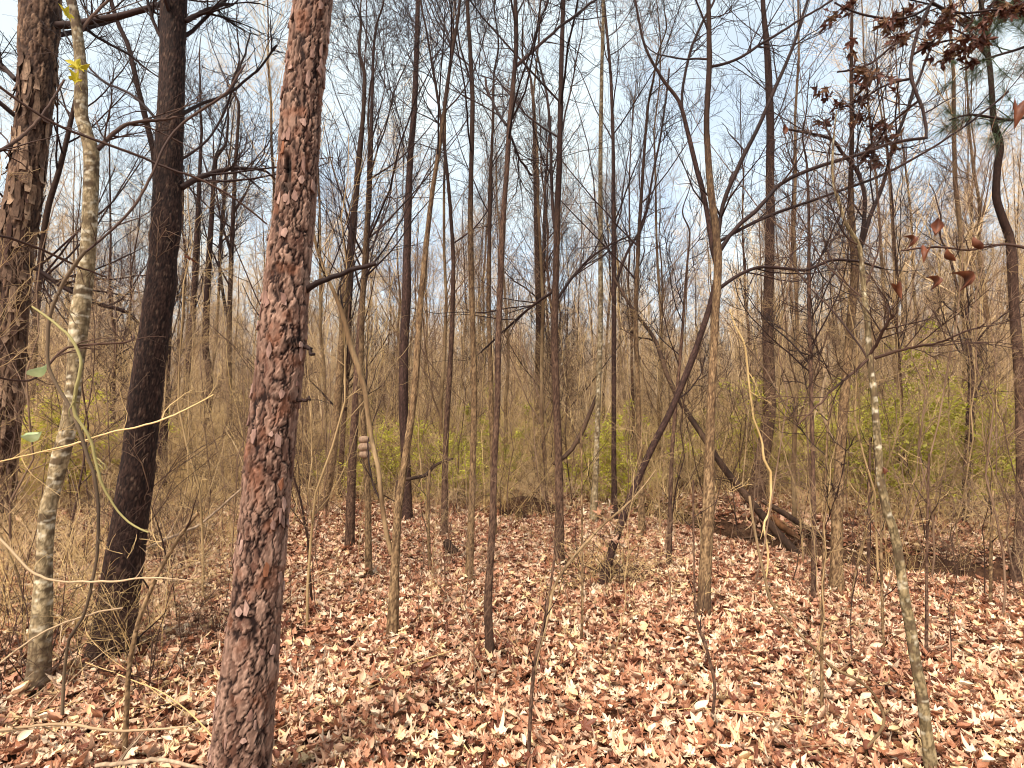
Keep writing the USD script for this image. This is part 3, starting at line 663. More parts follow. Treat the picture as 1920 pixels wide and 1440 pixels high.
for i, (xs, lab) in enumerate([([(1632, 820, 4), (1629, 960, 5), (1628, 1118, 6)], 'knee-high dark whip just right of the forked pale tree foot'), ([(1627, 975, 3), (1607, 1060, 4), (1593, 1142, 5)], 'thin whip slanting left beside the forked pale tree foot'),
                               ([(1652, 900, 3), (1653, 1080, 5), (1657, 1238, 6)], 'thin straight whip left of the lichen-spotted sapling'), ([(1742, 850, 4), (1738, 1050, 5), (1737, 1248, 7)], 'thin straight whip right of the lichen-spotted sapling'),
                               ([(1862, 920, 4), (1858, 1040, 6), (1857, 1148, 6)], 'dark short whip near the right edge on the leaf slope'), ([(806, 880, 5), (803, 960, 6), (806, 1082, 7)], 'thin whip between the slim tan tree and the thin flecked tree'),
                               ([(1300, 900, 4), (1301, 1050, 4), (1304, 1150, 5), (1328, 1228, 6), (1340, 1290, 6), (1330, 1380, 8)], 'bowed whip in front of the upright tree foot'), ([(1090, 800, 4), (1091, 950, 4), (1092, 1090, 5), (1090, 1215, 6)], 'needle-thin whip left of the leaning tree foot'),
                               ([(372, 960, 7), (293, 1083, 8), (253, 1193, 9), (240, 1277, 9), (233, 1440, 11)], 'tan leaning sapling pole in front of the oak foot'), ([(1040, 1040, 4), (1020, 1170, 6), (1000, 1260, 7), (990, 1440, 8)], 'slanting tan whip in the middle foreground leaves')]):
    hero('sapling_whip', lab, 'tan' if i % 3 else 'brown', 'smooth', xs, limbs=4, t0=0.35, cell=0.007, whip=True)

rg = np.random.default_rng(5)
hero_at, hero_ang, hero_short = [], [], []
for (name, label, pal, style, line), kw in H:
    line = line[::-1]
    bpx, bpy, _ = line[0]
    g0 = ground(bpx, bpy) if bpy < 1490 else None
    Yb = g0[1] if g0 is not None else 2.32
    P, R = px_line(line, Yb)
    whip = kw.get('whip')
    # sink the foot, and carry the stem on above the picture
    z0 = float(terrain(P[0][0], P[0][1]))
    foot = P[0] + (P[0] - P[1]) / max(np.linalg.norm(P[0] - P[1]), 1e-6) * (P[0][2] - z0 + 0.06)
    P = np.vstack([foot, P[:]]); R = np.r_[R[0], R]
    top = norm(P[-1] - P[-2]); out = line[-1][1] < 5
    n_vis = len(P)
    if not whip:
        ext = (0.55 if out else 0.3) * (P[-1][2] - z0)
        k = 4
        wig = np.cumsum(rg.normal(0, 0.05, (k, 3)), 0)
        P = np.vstack([P, P[-1] + (top * np.array([0.6, 0.6, 1])) * (ext * np.arange(1, k + 1) / k)[:, None] + wig * ext])
        R = np.r_[R, R[-1] * np.linspace(0.85, 0.25, k)]
    org = (P[1][0], P[1][1], z0)
    hero_at.append((org[0], org[1]))
    if not whip:
        mid = P[np.argmin(np.abs(P[:, 2] - 1.6))]
        hero_ang.append(mid[0] / mid[1]); hero_short.append(name.replace('_', ' '))
    root = thing(name, label, 'sapling' if (whip or 'sapling' in name) else 'tree', org)
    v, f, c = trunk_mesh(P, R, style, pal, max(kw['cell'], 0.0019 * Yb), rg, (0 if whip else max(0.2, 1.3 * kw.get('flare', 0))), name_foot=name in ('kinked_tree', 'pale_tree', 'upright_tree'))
    if name == 'pine_tree':      # slit where a limb broke off, its shade painted into the colour; collar darkened too
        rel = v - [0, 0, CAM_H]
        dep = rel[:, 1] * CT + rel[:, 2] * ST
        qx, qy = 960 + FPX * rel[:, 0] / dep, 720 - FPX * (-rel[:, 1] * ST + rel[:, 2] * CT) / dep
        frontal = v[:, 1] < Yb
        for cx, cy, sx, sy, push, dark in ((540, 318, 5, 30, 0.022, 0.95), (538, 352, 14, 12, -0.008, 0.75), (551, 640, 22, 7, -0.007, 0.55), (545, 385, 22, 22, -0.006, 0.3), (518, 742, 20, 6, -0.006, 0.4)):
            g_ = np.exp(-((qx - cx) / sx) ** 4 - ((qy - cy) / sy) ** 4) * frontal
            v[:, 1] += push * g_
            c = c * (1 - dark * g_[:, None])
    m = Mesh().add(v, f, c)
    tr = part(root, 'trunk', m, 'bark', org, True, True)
    twigc = 'twig_brown' if pal in ('pale', 'lichen') else 'twig_dark'
    # limbs traced from the photograph
    limbs, limbr, paths = [], [], []
    for bl, drift in kw.get('branches', []):
        bp, br = px_line(bl, Yb, drift)
        bp, br = resample(bp, br, 26)
        wob = np.cumsum(rg.normal(0, 0.004, bp.shape), 0); bp = bp + wob * np.linspace(0, 1, 26)[:, None]
        sides = 8
        paths.append(part(root, 'branch', Mesh().add(*tubes(*closed(bp, br), sides)), 'bark_far' if name == 'slim_tree' else twigc, org).GetPath())
        a, b = resample(bp, br, 12); limbs.append(a); limbr.append(b)
    # further limbs
    nl = kw['limbs']
    TP, TR = resample(P, R, 40)
    hgt = P[-1][2] - z0
    auto, autor = spawn(TP[None], TR[None], nl, (kw['t0'], 0.97), (22, 58), (0.22 * hgt, 0.5 * hgt), 0.42 if R[0] < 0.07 else 0.17, 12, 0.07, 0.085, rg, rmin=0.0028 if not whip else 0.0015, tip=0.3, taper=0.55, flat=0.3)
    for a, b in zip(auto, autor):
        paths.append(part(root, 'branch', Mesh().add(*tubes(a[None], b[None], 5)), twigc, org).GetPath())
        limbs.append(a); limbr.append(b)
    if limbs and not (name == 'pine_tree'):
        LPa, LRa = np.array(limbs), np.array(limbr)
        sc = hgt / 6
        if whip:
            crown(paths, org, LPa, LRa, rg, 'twig_tan', 2, 2, (0.1, 0.25), (0.05, 0.12), 0.001)
        else:
            B3 = crown(paths, org, LPa, LRa, rg, twigc, 8, 6, (0.3 * sc, 0.95 * sc), (0.12 * sc, 0.45 * sc), 0.0011 + 0.00022 * Yb)
    if kw.get('gall'):
        gx_, gy_, gw, gh = kw['gall']
        m = Mesh()
        for k, (dy, s) in enumerate(((-14, 0.85), (0, 1.0), (14, 0.9))):
            c0 = at(gx_ + (k - 1) * 1.0, gy_ + dy, Yb); r_ = metres(gw / 2, gx_, gy_, Yb) * s
            import trimesh
            sp = trimesh.creation.icosphere(3)
            vv = sp.vertices * [1, 1, 0.72]; vv = vv * (1 + 0.16 * (meshkit.fbm(vv * 2.5, 3, 60 + k) - 0.5))[:, None] * r_ + c0
            m.add(vv, sp.faces, (0.34, 0.215, 0.14))
        part(root, 'burl', m, 'bark', org, True, True)
    if name == 'pine_tree':
        # loose bark scales that stand proud of the trunk
        S = np.r_[0, np.cumsum(np.linalg.norm(np.diff(P, axis=0), axis=1))]
        from scipy.interpolate import PchipInterpolator
        fp, fr = PchipInterpolator(S, P), PchipInterpolator(S, R)
        for k in range(80):
            s_ = rg.uniform(0.25, 3.3); a_ = rg.uniform(-2.9, 0.1)
            c0, r0 = fp(s_), float(fr(s_)) * 1.0
            T = norm(fp(s_ + 0.01) - fp(s_ - 0.01)); A = norm(np.cross(T, [0, 1.0, 0])); 
            if A[0] < 0: A = -A
            Bk = np.cross(T, A); Bk = Bk if Bk[1] > 0 else -Bk
            w_, h_ = rg.uniform(0.007, 0.015), rg.uniform(0.012, 0.036)
            nn = 6
            th = np.linspace(0, 2 * np.pi, nn, endpoint=False) + rg.normal(0, 0.22, nn); rr = rg.uniform(0.6, 1.2, nn)
            du, dv = np.cos(th) * rr * w_, np.sin(th) * rr * h_
            lift = np.where(dv < 0, 0.0045 * np.abs(dv) / h_, 0) + rg.uniform(-0.001, 0.0015)
            def put(du_, dv_, off):
                aa = a_ + du_ / r0
                return c0 + T * dv_[:, None] + (np.cos(aa)[:, None] * A + np.sin(aa)[:, None] * Bk) * (r0 + off)[:, None]
            o = put(du, dv, lift + 0.003); b = put(du * 1.05, dv * 1.05, lift - 0.005); c1 = put(np.zeros(1), np.zeros(1), np.array([lift.mean() + 0.004]))
            v = np.vstack([c1, o, b]); f = []
            for i in range(nn):
                j = (i + 1) % nn
                f += [(0, 1 + i, 1 + j), (1 + i, 1 + nn + i, 1 + nn + j), (1 + i, 1 + nn + j, 1 + j)]
            t_ = rg.uniform(0.2, 1)
            col = np.array([0.14, 0.066, 0.048]) * (1 - t_) + np.array([0.33, 0.205, 0.16]) * t_
            if rg.uniform() < 0.05:
                col = np.array([0.22, 0.085, 0.042])
            cc = np.vstack([np.tile(col, (1 + nn, 1)), np.tile(col * 0 + [0.06, 0.025, 0.017], (nn, 1))])
            part(root, 'bark_scale', Mesh().add(v, np.array(f), cc), 'bark', org, False, True)
        # shade of the knot hollow is painted into the trunk colour above
    if name == 'shaggy_tree':
        S = np.r_[0, np.cumsum(np.linalg.norm(np.diff(P, axis=0), axis=1))]
        from scipy.interpolate import PchipInterpolator
        fp, fr = PchipInterpolator(S, P), PchipInterpolator(S, R)
        for k in range(170):
            s_ = rg.uniform(0.6, 6.0); a_ = rg.uniform(0, 2 * np.pi)
            c0, r0 = fp(s_), float(fr(s_)); T = norm(fp(s_ + 0.02) - fp(s_ - 0.02))
            A = norm(np.cross(T, [0, 1.0, 0])); Bk = np.cross(T, A)
            w_, h_ = rg.uniform(0.014, 0.04), rg.uniform(0.06, 0.22)
            t = np.linspace(-1, 1, 7)
            lift = 0.004 + rg.uniform(0.008, 0.05) * np.clip(-t, 0, 1) ** 2 + rg.uniform(0, 0.02) * np.clip(t, 0, 1) ** 2
            wd = w_ * (1 - 0.45 * t ** 2) * rg.uniform(0.8, 1.2, 7)
            rows = []
            for sgn, off in ((-1, 0), (1, 0), (1, -0.006), (-1, -0.006)):
                aa = a_ + sgn * wd / r0 + 0.12 * t * rg.normal(0, 0.4)
                rows.append(c0 + T * (t * h_)[:, None] + (np.cos(aa)[:, None] * A + np.sin(aa)[:, None] * Bk) * (r0 + lift + off)[:, None])
            v = np.stack(rows, 1).reshape(-1, 3); f = []
            for i in range(6):
                for j in range(4):
                    a, b = i * 4 + j, i * 4 + (j + 1) % 4
                    f += [(a, b, b + 4), (a, b + 4, a + 4)]
            f += [(0, 2, 1), (0, 3, 2), (24, 25, 26), (24, 26, 27)]
            t_ = rg.uniform(0, 1) ** 1.6
            part(root, 'bark_strip', Mesh().add(v, np.array(f), np.array([0.045, 0.02, 0.013]) * (1 - t_) + np.array([0.30, 0.19, 0.12]) * t_), 'bark', org, False, True)
    if kw.get('leafy'):
        # brown leaves still hanging on the outer part of the long limb
        ll = []
        for ln in kw['leafy_limbs']:
            bp, br = resample(*px_line(ln, Yb + 0.35, rg.uniform(-0.4, 0.4)), 12)
            part(root, 'branch', Mesh().add(*tubes(*closed(bp, br), 6)), 'twig_dark', org); ll.append((bp, br))
        tw, tr_ = spawn(np.array([a for a, b in ll]), np.array([b for a, b in ll]), 13, (0.1, 1.0), (30, 85), (0.12, 0.45), 0.5, 5, 0.0, 0.2, rg, rmin=0.0018)
        part(root, 'leafy_twigs', Mesh().add(*tubes(tw, tr_, 4)), 'twig_dark', org, kind='stuff')
        k = 0
        while k < (290 if name == 'upright_tree' else 170):
            if k % 4 == 0:
                t_ = tw[rg.integers(len(tw))]; p0_ = t_[rg.integers(2, 5)]
            p = p0_ + rg.normal(0, 0.035, 3)
            v, f = lobed_leaf(rg, 5, 0.5, 0.4)
            M = euler(np.array([rg.uniform(0, 6.28)]), np.array([-1.1 + rg.normal(0, 0.6)]), np.array([rg.normal(0, 0.5)]))[0]
            part(root, 'leaf', Mesh().add((v * rg.uniform(0.075, 0.13)) @ M.T + p, f), 'hanging_leaf_brown' if k % 3 == 0 else 'hanging_leaf', org)
            k += 1

# ------------------------------------------------------------------ prototypes of the woods behind
def make_tree(rg, Ht, r0, lean=0.03, spread=1.0, low=0.28):
    n = 14
    z = np.linspace(-0.15, Ht, n)
    xy = np.cumsum(rg.normal(0, 0.045 * Ht / 10, (n, 2)), 0) + np.outer(z, rg.normal(0, lean, 2))
    P = np.column_stack([xy - xy[0], z]); R = r0 * (1 - 0.9 * np.linspace(0, 1, n) ** 0.9) + 0.003
    T = Mesh().add(*tubes(P[None], R[None], 8))
    C = Mesh()
    k = int(rg.integers(20, 30))
    B1, R1 = spawn(P[None], R[None], k, (low, 0.97), (22, 52 * spread), (0.14 * Ht, 0.34 * Ht), 0.42, 9, 0.08, 0.08, rg, rmin=0.005, taper=0.6)
    C.add(*tubes(B1, R1, 4))
    B2, R2 = spawn(B1, R1, 8, (0.12, 0.98), (25, 55), (0.05 * Ht, 0.13 * Ht), 0.5, 5, 0.06, 0.14, rg, rmin=0.0036)
    C.add(*tubes(B2, R2, 3))
    B3, R3 = spawn(B2, R2, 6, (0.15, 0.98), (25, 60), (0.02 * Ht, 0.06 * Ht), 0.6, 4, 0.05, 0.2, rg, rmin=0.0026)
    C.add(*tubes(B3, R3, 3))
    return T, C


def make_shrub(rg, Ht, stems, arch=0.05, n2=6, n3=5, rad=0.006, spread=0.5):
    b = np.column_stack([rg.normal(0, 0.16, stems), rg.normal(0, 0.16, stems), np.full(stems, -0.05)])
    d = norm(np.column_stack([rg.normal(0, spread, stems), rg.normal(0, spread, stems), np.ones(stems)]))
    L = rg.uniform(0.5, 1.1, stems) * Ht
    pts = [b]
    for i in range(8):
        d = norm(d + rg.normal(0, 0.09, d.shape) + np.array([0, 0, -arch * i * 0.35]))
        pts.append(pts[-1] + d * (L / 8)[:, None])
    S = np.stack(pts, 1); R = rad * rg.uniform(0.5, 1.2, (stems, 1)) * np.linspace(1, 0.35, 9)
    m = Mesh().add(*tubes(S, R, 4))
    B2, R2 = spawn(S, R, n2, (0.15, 0.98), (25, 70), (0.15 * Ht, 0.4 * Ht), 0.55, 5, 0.0, 0.16, rg, rmin=0.0018)
    t = Mesh().add(*tubes(B2, R2, 3))
    B3, R3 = spawn(B2, R2, n3, (0.15, 0.98), (25, 70), (0.05 * Ht, 0.16 * Ht), 0.6, 4, 0.0, 0.2, rg, rmin=0.0014)
    t.add(*tubes(B3, R3, 3))
    return m, t, B3


def proto_class(name, pieces):
    cp = stage.CreateClassPrim('/World/' + name); cp.SetTypeName('Xform')
    for nm, mesh, mat, kind in pieces:
        m = mesh.build(f'/World/{name}/{nm}', mat)
        if kind:
            tag(m, kind=kind)


def place(name, cls, label, cat, group, loc, rz, sc):
    x = UsdGeom.Xform.Define(stage, numbered('/World/' + name))
    x.AddTranslateOp().Set(tuple(map(float, loc))); x.AddRotateZOp().Set(float(rz)); x.AddScaleOp().Set((float(sc),) * 3)
    x.GetPrim().GetReferences().AddInternalReference('/World/' + cls); x.GetPrim().SetInstanceable(True)
    tag(x, label, cat, group)
    return x


rg = np.random.default_rng(12)
NT = 10
tree_pieces = []
for i in range(NT):
    T, C = make_tree(rg, rg.uniform(8.5, 13), rg.uniform(0.035, 0.07), 0.04, rg.uniform(0.8, 1.15), 0.12 if i >= 5 else 0.26)
    bm, tm = [('bark_far', 'twig_far'), ('bark_far_dark', 'twig_dark'), ('bark_far', 'twig_rose')][i % 3]
    proto_class(f'tree_kind_{i:03d}', [('trunk', T, bm, None), ('crown', C, tm, 'stuff')])
    tree_pieces.append((T, C))
NS = 8
shrub_pieces = []
for i in range(NS):
    S, T, _ = make_shrub(rg, rg.uniform(1.2, 2.4), int(rg.integers(9, 18)), rg.uniform(0.02, 0.12))
    mt = ['twig_tan', 'twig_tan', 'twig_rose', 'twig_brown'][i % 4]
    proto_class(f'shrub_kind_{i:03d}', [('stems', S, mt, None), ('twigs', T, mt, 'stuff')])
    shrub_pieces.append((S, T))

hero_at = np.array(hero_at); hero_ang = np.array(hero_ang)
foot = np.array([(a[0], a[1]) for a in hero_at]); foot_name = [h[0][0].replace('_', ' ') for h in H]
front = [k for k in range(len(H)) if 'whip' not in foot_name[k]]
for x, p, k in top_leaves:
    d = [math.hypot(foot[j][0] - p[0], foot[j][1] - p[1]) for j in front]
    j = front[int(np.argmin(d))]
    row = 'nearest' if p[1] < 2.95 else 'middle' if p[1] < 3.7 else 'farther'
    where = f"{'left' if p[0] / p[1] < foot[j][0] / foot[j][1] else 'right'} of the {foot_name[j]} foot, {row} foreground"
    tag(x, f'{TONE[k % 6]} {SHAPE[k // 6]} dry leaf {where}', 'leaf', f'{TONE[k % 6]} {SHAPE[k // 6]} leaves {where}')
# middle-distance trees, each a thing
pts = []
tries = 0
while len(pts) < 135 and tries < 20000:
    tries += 1
    r = math.sqrt(rg.uniform(9 ** 2, 34 ** 2)); a = rg.uniform(-0.80, 0.80)
    p = np.array([r * math.sin(a), r * math.cos(a)])
    if np.linalg.norm(hero_at - p, axis=1).min() < 0.5 or (pts and min(np.linalg.norm(np.array(pts) - p, axis=1)) < 0.8) or (p[0] < -3.5 and r < 11):
        continue
    pts.append(p)
def beside(p):
    """names the traced tree nearest in the picture, and the side of it."""
    x = p[0] / p[1]
    d = x - hero_ang
    k = int(np.argmin(np.abs(d)))
    if abs(d[k]) < 0.012:
        return 'directly behind the ' + hero_short[k]
    other = [q for q in range(len(d)) if d[q] * d[k] < 0]
    if not other:
        return ('out to the left of' if d[k] < 0 else 'out to the right of') + ' the ' + hero_short[k]
    o = other[int(np.argmin(np.abs(d[other])))]
    return f'between the {hero_short[k]} and the {hero_short[o]}'


for p in sorted(pts, key=lambda q: q[1]):
    i = int(rg.integers(NT))
    dist = 'nearer' if p[1] < 16 else 'middle-distance' if p[1] < 25 else 'far'
    tone = ['greyish tan', 'dark brown', 'tan rosy-twigged'][i % 3]
    where = beside(p)
    place('bare_tree', f'tree_kind_{i:03d}', f'{dist} {tone} bare tree {where}', 'tree', f'{dist} {tone} trees {where}',
          (p[0], p[1], terrain(p[0], p[1])), rg.uniform(0, 360), rg.uniform(0.75, 1.15))


def spread_points(n, make, gap):
    q = []
    tries = 0
    while len(q) < n and tries < 9000:
        tries += 1
        p = make()
        if q and np.linalg.norm(np.array(q) - p, axis=1).min() < gap:
            continue
        q.append(p)
    return q


def polar(r0, r1, a0, a1):
    r = math.sqrt(rg.uniform(r0 ** 2, r1 ** 2)); a = rg.uniform(a0, a1)
    return np.array([r * math.sin(a), r * math.cos(a)])


# nearer shrubs and saplings, each a thing
for p in spread_points(235, lambda: polar(3.9, 8.5, -0.78, -0.42) if rg.uniform() < 0.33 else polar(6.0, 9, 0.55, 0.78) if rg.uniform() < 0.08 else polar(9.3, 15, -0.78, 0.78), 0.3):
    i = int(rg.integers(NS))
    tone = ['straw tan', 'golden tan', 'rosy tan', 'brown'][i % 4]
    where = beside(p); dist = 'low near' if p[1] < 7 else 'twiggy'
    place('bare_shrub', f'shrub_kind_{i:03d}', f'{dist} {tone} leafless shrub {where}', 'shrub', f'{dist} {tone} bare shrubs {where}',
          (p[0], p[1], terrain(p[0], p[1])), rg.uniform(0, 360), rg.uniform(0.6, 1.1) if p[1] > 7 else rg.uniform(0.4, 0.7))
sap_pieces = []
for i in range(6):
    Ht = rg.uniform(2.4, 5.0)
    z = np.linspace(-0.08, Ht, 12)
    P = np.column_stack([np.cumsum(rg.normal(0, 0.05, 12)), np.cumsum(rg.normal(0, 0.05, 12)), z]) + np.outer(z, np.r_[rg.normal(0, 0.08, 2), 0])
    R = rg.uniform(0.007, 0.014) * np.linspace(1, 0.25, 12)
    T = Mesh().add(*tubes(P[None], R[None], 6)); C = Mesh()
    B1, R1 = spawn(P[None], R[None], 15, (0.2, 0.97), (25, 60), (0.5, 1.3), 0.5, 7, 0.03, 0.11, rg, rmin=0.0025); C.add(*tubes(B1, R1, 4))
    B2, R2 = spawn(B1, R1, 6, (0.12, 0.98), (25, 60), (0.15, 0.5), 0.6, 5, 0.02, 0.16, rg, rmin=0.0018); C.add(*tubes(B2, R2, 3))
    B3, R3 = spawn(B2, R2, 3, (0.2, 0.98), (25, 60), (0.06, 0.2), 0.7, 3, 0.02, 0.16, rg, rmin=0.0014); C.add(*tubes(B3, R3, 3))
    mt = ['stem_tan', 'twig_brown', 'twig_far'][i % 3]
    proto_class(f'sapling_kind_{i:03d}', [('trunk', T, mt, None), ('twigs', C, mt, 'stuff')])
    sap_pieces.append((T, C))
for p in spread_points(190, lambda: polar(4.5, 9, -0.78, -0.3) if rg.uniform() < 0.2 else polar(5.5, 9, 0.2, 0.78) if rg.uniform() < 0.2 else polar(8.4, 15, -0.78, 0.78), 0.35):
    i = int(rg.integers(6))
    tone = ['straw tan', 'dark brown', 'brown'][i % 3]
    where = beside(p); dist = 'slender near' if p[1] < 9 else 'slender'
    place('bare_sapling', f'sapling_kind_{i:03d}', f'{dist} {tone} leafless sapling {where}', 'sapling', f'{dist} {tone} saplings {where}',
          (p[0], p[1], terrain(p[0], p[1])), rg.uniform(0, 360), rg.uniform(0.6, 1.1))
# short whips rising from the litter
for p in spread_points(58, lambda: polar(3.0, 8.6, -0.62, 0.74), 0.3):
    i = int(rg.integers(6))
    tone = ['straw tan', 'dark brown', 'brown'][i % 3]
    where = beside(p); dist = 'foreground' if p[1] < 5 else 'middle-ground'
    place('young_whip', f'sapling_kind_{i:03d}', f'{dist} {tone} short whip {where}', 'sapling', f'{dist} {tone} short whips {where}',
          (p[0], p[1], terrain(p[0], p[1])), rg.uniform(0, 360), rg.uniform(0.2, 0.5))
# leaves heaped against the feet of the traced trees
DP = []
for (a, b) in foot:
    m = 46
    ra = 0.05 + np.abs(rg.normal(0, 0.16, m)); an = rg.uniform(0, 6.28, m)
    xx, yy = a + ra * np.cos(an), b + ra * np.sin(an)
    DP.append(np.column_stack([xx, yy, terrain(xx, yy) + rg.uniform(0.01, 0.03, m) + 0.09 * np.exp(-(ra / 0.13) ** 2) * rg.uniform(0.3, 1, m)]))
DP = np.vstack(DP); n = len(DP)
pi = instancer('/World/leaf_drifts', protos, DP, euler(rg.uniform(0, 6.28, n), rg.normal(0, 0.5, n), rg.normal(0, 0.5, n)), rg.uniform(0.05, 0.095, n), rg.integers(0, 7, n) * 6 + rg.choice(6, n, p=PCOL))
tag(pi, 'dry leaves drifted against the feet of the trunks', 'leaf litter', kind='stuff')
# brush beyond and the far wood: nobody could count them
arr = lambda M: (np.vstack(M.v), np.vstack(M.f))
n = 3000
r = np.where(rg.uniform(size=3000) < 0.35, np.sqrt(rg.uniform(11 ** 2, 22 ** 2, 3000)), np.sqrt(rg.uniform(14 ** 2, 60 ** 2, 3000))); a = rg.uniform(-0.8, 0.8, n)
x, y = r * np.sin(a), r * np.cos(a)
pi = instancer('/World/undergrowth', [[(*arr(S), mt), (*arr(T), mt)] for (S, T), mt in zip(shrub_pieces + sap_pieces, ['twig_tan', 'twig_rose', 'twig_brown', 'twig_tan', 'vine_pale', 'twig_rose', 'twig_far'] * 2)],
               np.stack([x, y, terrain(x, y)], -1), euler(rg.uniform(0, 6.28, n), np.zeros(n), np.zeros(n)), rg.uniform(0.7, 1.45, n) * (1 + 0.9 * np.clip((r - 22) / 25, 0, 1)), rg.integers(0, NS + 6, n))
tag(pi, 'dense tan tangle of bare brush filling the woods behind', 'brush', kind='stuff')
n = 780
r = np.sqrt(rg.uniform(30 ** 2, 80 ** 2, n)); a = rg.uniform(-0.82, 0.82, n)
x, y = r * np.sin(a), r * np.cos(a)
pi = instancer('/World/far_woods', [[(*arr(T), 'bark_far'), (*arr(C), 'twig_rose')] for T, C in tree_pieces[2:]],
               np.stack([x, y, terrain(x, y)], -1), euler(rg.uniform(0, 6.28, n), np.zeros(n), np.zeros(n)), rg.uniform(0.7, 1.2, n), rg.integers(0, 8, n))
tag(pi, 'far pinkish grey mass of bare woods on the skyline', 'woods', kind='stuff')

# yellow-green leafy shrubs
NG = 3
for i in range(NG):
    S, T, B3 = make_shrub(rg, rg.uniform(2.0, 2.8), 14, 0.05, 7, 5, 0.007, 0.35)
    P3 = B3.reshape(-1, 3); P3 = P3[rg.integers(0, len(P3), 5200)] + rg.normal(0, 0.03, (5200, 3))
    M = euler(rg.uniform(0, 6.28, 5200), rg.normal(0, 0.5, 5200), rg.normal(0, 0.5, 5200))
    q = np.array([[0, -0.5, 0], [0.24, 0, 0.05], [0, 0.5, 0], [-0.24, 0, 0.05]]) * 0.05
    V = (np.einsum('nij,kj->nki', M, q) * rg.uniform(0.6, 1.2, (5200, 1, 1)) * 1.2 + P3[:, None])
    F = (np.arange(5200)[:, None, None] * 4 + np.array([[0, 1, 2], [0, 2, 3]])).reshape(-1, 3)
    proto_class(f'leafy_kind_{i:03d}', [('stems', S, 'twig_tan', None), ('twigs', T, 'twig_tan', 'stuff'), ('leaves', Mesh().add(V.reshape(-1, 3), F), ['shrub_leaf', 'shrub_leaf_dark', 'shrub_leaf'][i], 'stuff')])
GREEN = [(720, 16, 'left of the straight dark-trunked tree'), (760, 19, 'behind the straight dark-trunked tree'), (840, 18, 'behind the fork-topped tree'), (900, 15, 'behind the thin flecked tree'), (960, 20, 'right of the kinked tree'), (1150, 18, 'behind the dark pole-like tree'), (1215, 16, 'behind the leaning tree'),
         (1660, 11, 'behind the lichen-spotted sapling'), (1720, 9.5, 'under the arching pale vine at right'), (1770, 11, 'left of the bent dark trunk'), (1830, 10.5, 'around the bent dark trunk'), (1500, 14, 'behind the thin gully-edge sapling'), (1400, 15, 'left of the medium brown trunk'), (1890, 13, 'at the right edge behind the crooked tree'), (110, 9, 'left behind the pale mottled tree'), (1600, 13, 'behind the forked pale tree'), (690, 14, 'below the burled stem'), (1010, 17, 'behind the speckled double trunk'), (1560, 10.5, 'between the gully-edge sapling and the forked pale tree'), (1690, 8.2, 'low beside the lichen-spotted sapling'), (1850, 9.2, 'right of the bent dark trunk'), (1460, 11, 'right of the medium brown trunk'), (1330, 14, 'behind the upright tree'), (722, 11, 'nearer one left of the straight dark-trunked tree'), (845, 10.6, 'nearer one below the fork-topped tree'), (905, 11.2, 'nearer one beside the thin flecked tree'), (1150, 11, 'nearer one below the dark pole-like tree')]
for k, (px, Yd, where) in enumerate(GREEN):
    xx = (px - 960) / FPX * Yd
    place('leafy_shrub', f'leafy_kind_{k % NG:03d}', f'yellow-green small-leaved shrub {where}', 'shrub', 'yellow-green leafy shrubs', (xx, Yd, terrain(xx, Yd)), rg.uniform(0, 360), rg.uniform(0.85, 1.15))

# ------------------------------------------------------------------ logs, vines, sticks
def pxtube(line, Y, drift=0.0, sides=6, n=40, wob=0.002):
    P, R = px_line(line, Y, drift)
    P, R = resample(P, R, n)
    return P + np.cumsum(rg.normal(0, wob, P.shape), 0) * np.sin(np.linspace(0, np.pi, n))[:, None], R


def stick(name, label, cat, line, Y, mat, drift=0.0, sides=6, side_twigs=0, tl=(0.08, 0.3), group=None):
    P, R = pxtube(line, Y, drift, sides)
    org = P[0]
    root = thing(name, label, cat, org, group)
    part(root, 'stem', Mesh().add(*tubes(*closed(P, R), sides)), mat, org)
    if side_twigs:
        B, Rb = spawn(P[None], R[None], side_twigs, (0.05, 0.98), (25, 70), tl, 0.55, 6, 0.0, 0.18, rg, rmin=0.0012)
        m = Mesh().add(*tubes(B, Rb, 4))
        B2, Rb2 = spawn(B, Rb, 2, (0.3, 0.95), (25, 60), (tl[0] * 0.5, tl[1] * 0.5), 0.6, 4, 0, 0.2, rg, rmin=0.001)
        m.add(*tubes(B2, Rb2, 3))
        part(root, 'twigs', m, mat, org, kind='stuff')
    return root, P, R


stick('leaning_dead_tree', 'dead dark pole leaning from the gully up to the left across the middle trunks', 'dead tree', [(1513, 1056, 15), (1467, 1010, 15), (1413, 947, 14), (1347, 863, 12), (1317, 817, 11), (1283, 765, 10), (1250, 700, 9), (1233, 647, 8), (1187, 580, 6), (1150, 520, 4)], 7.0, 'wet_log', 1.2, 9, 6, (0.3, 0.9))
stick('fallen_log', 'orange rotten log lying in the gully beside the leaning dead pole', 'log', [(1448, 968, 8), (1464, 985, 13), (1484, 1000, 12), (1502, 1012, 6)], 7.6, 'rotten_wood', -0.2, 10)
stick('fallen_log', 'dark mossy log lying along the gully beneath the leaning dead pole', 'log', [(1430, 940, 8), (1480, 968, 11), (1540, 1002, 11), (1590, 1025, 7)], 7.9, 'wet_log', -0.3, 10)
p0 = ground(846, 1043)
stick('stump_piece', 'short broken dark stump piece tilted in the leaves left of the thin flecked tree', 'stump', [(860, 1046, 13), (852, 1034, 17), (843, 1022, 17), (836, 1013, 12)], p0[1], 'wet_log', 0.02, 10)
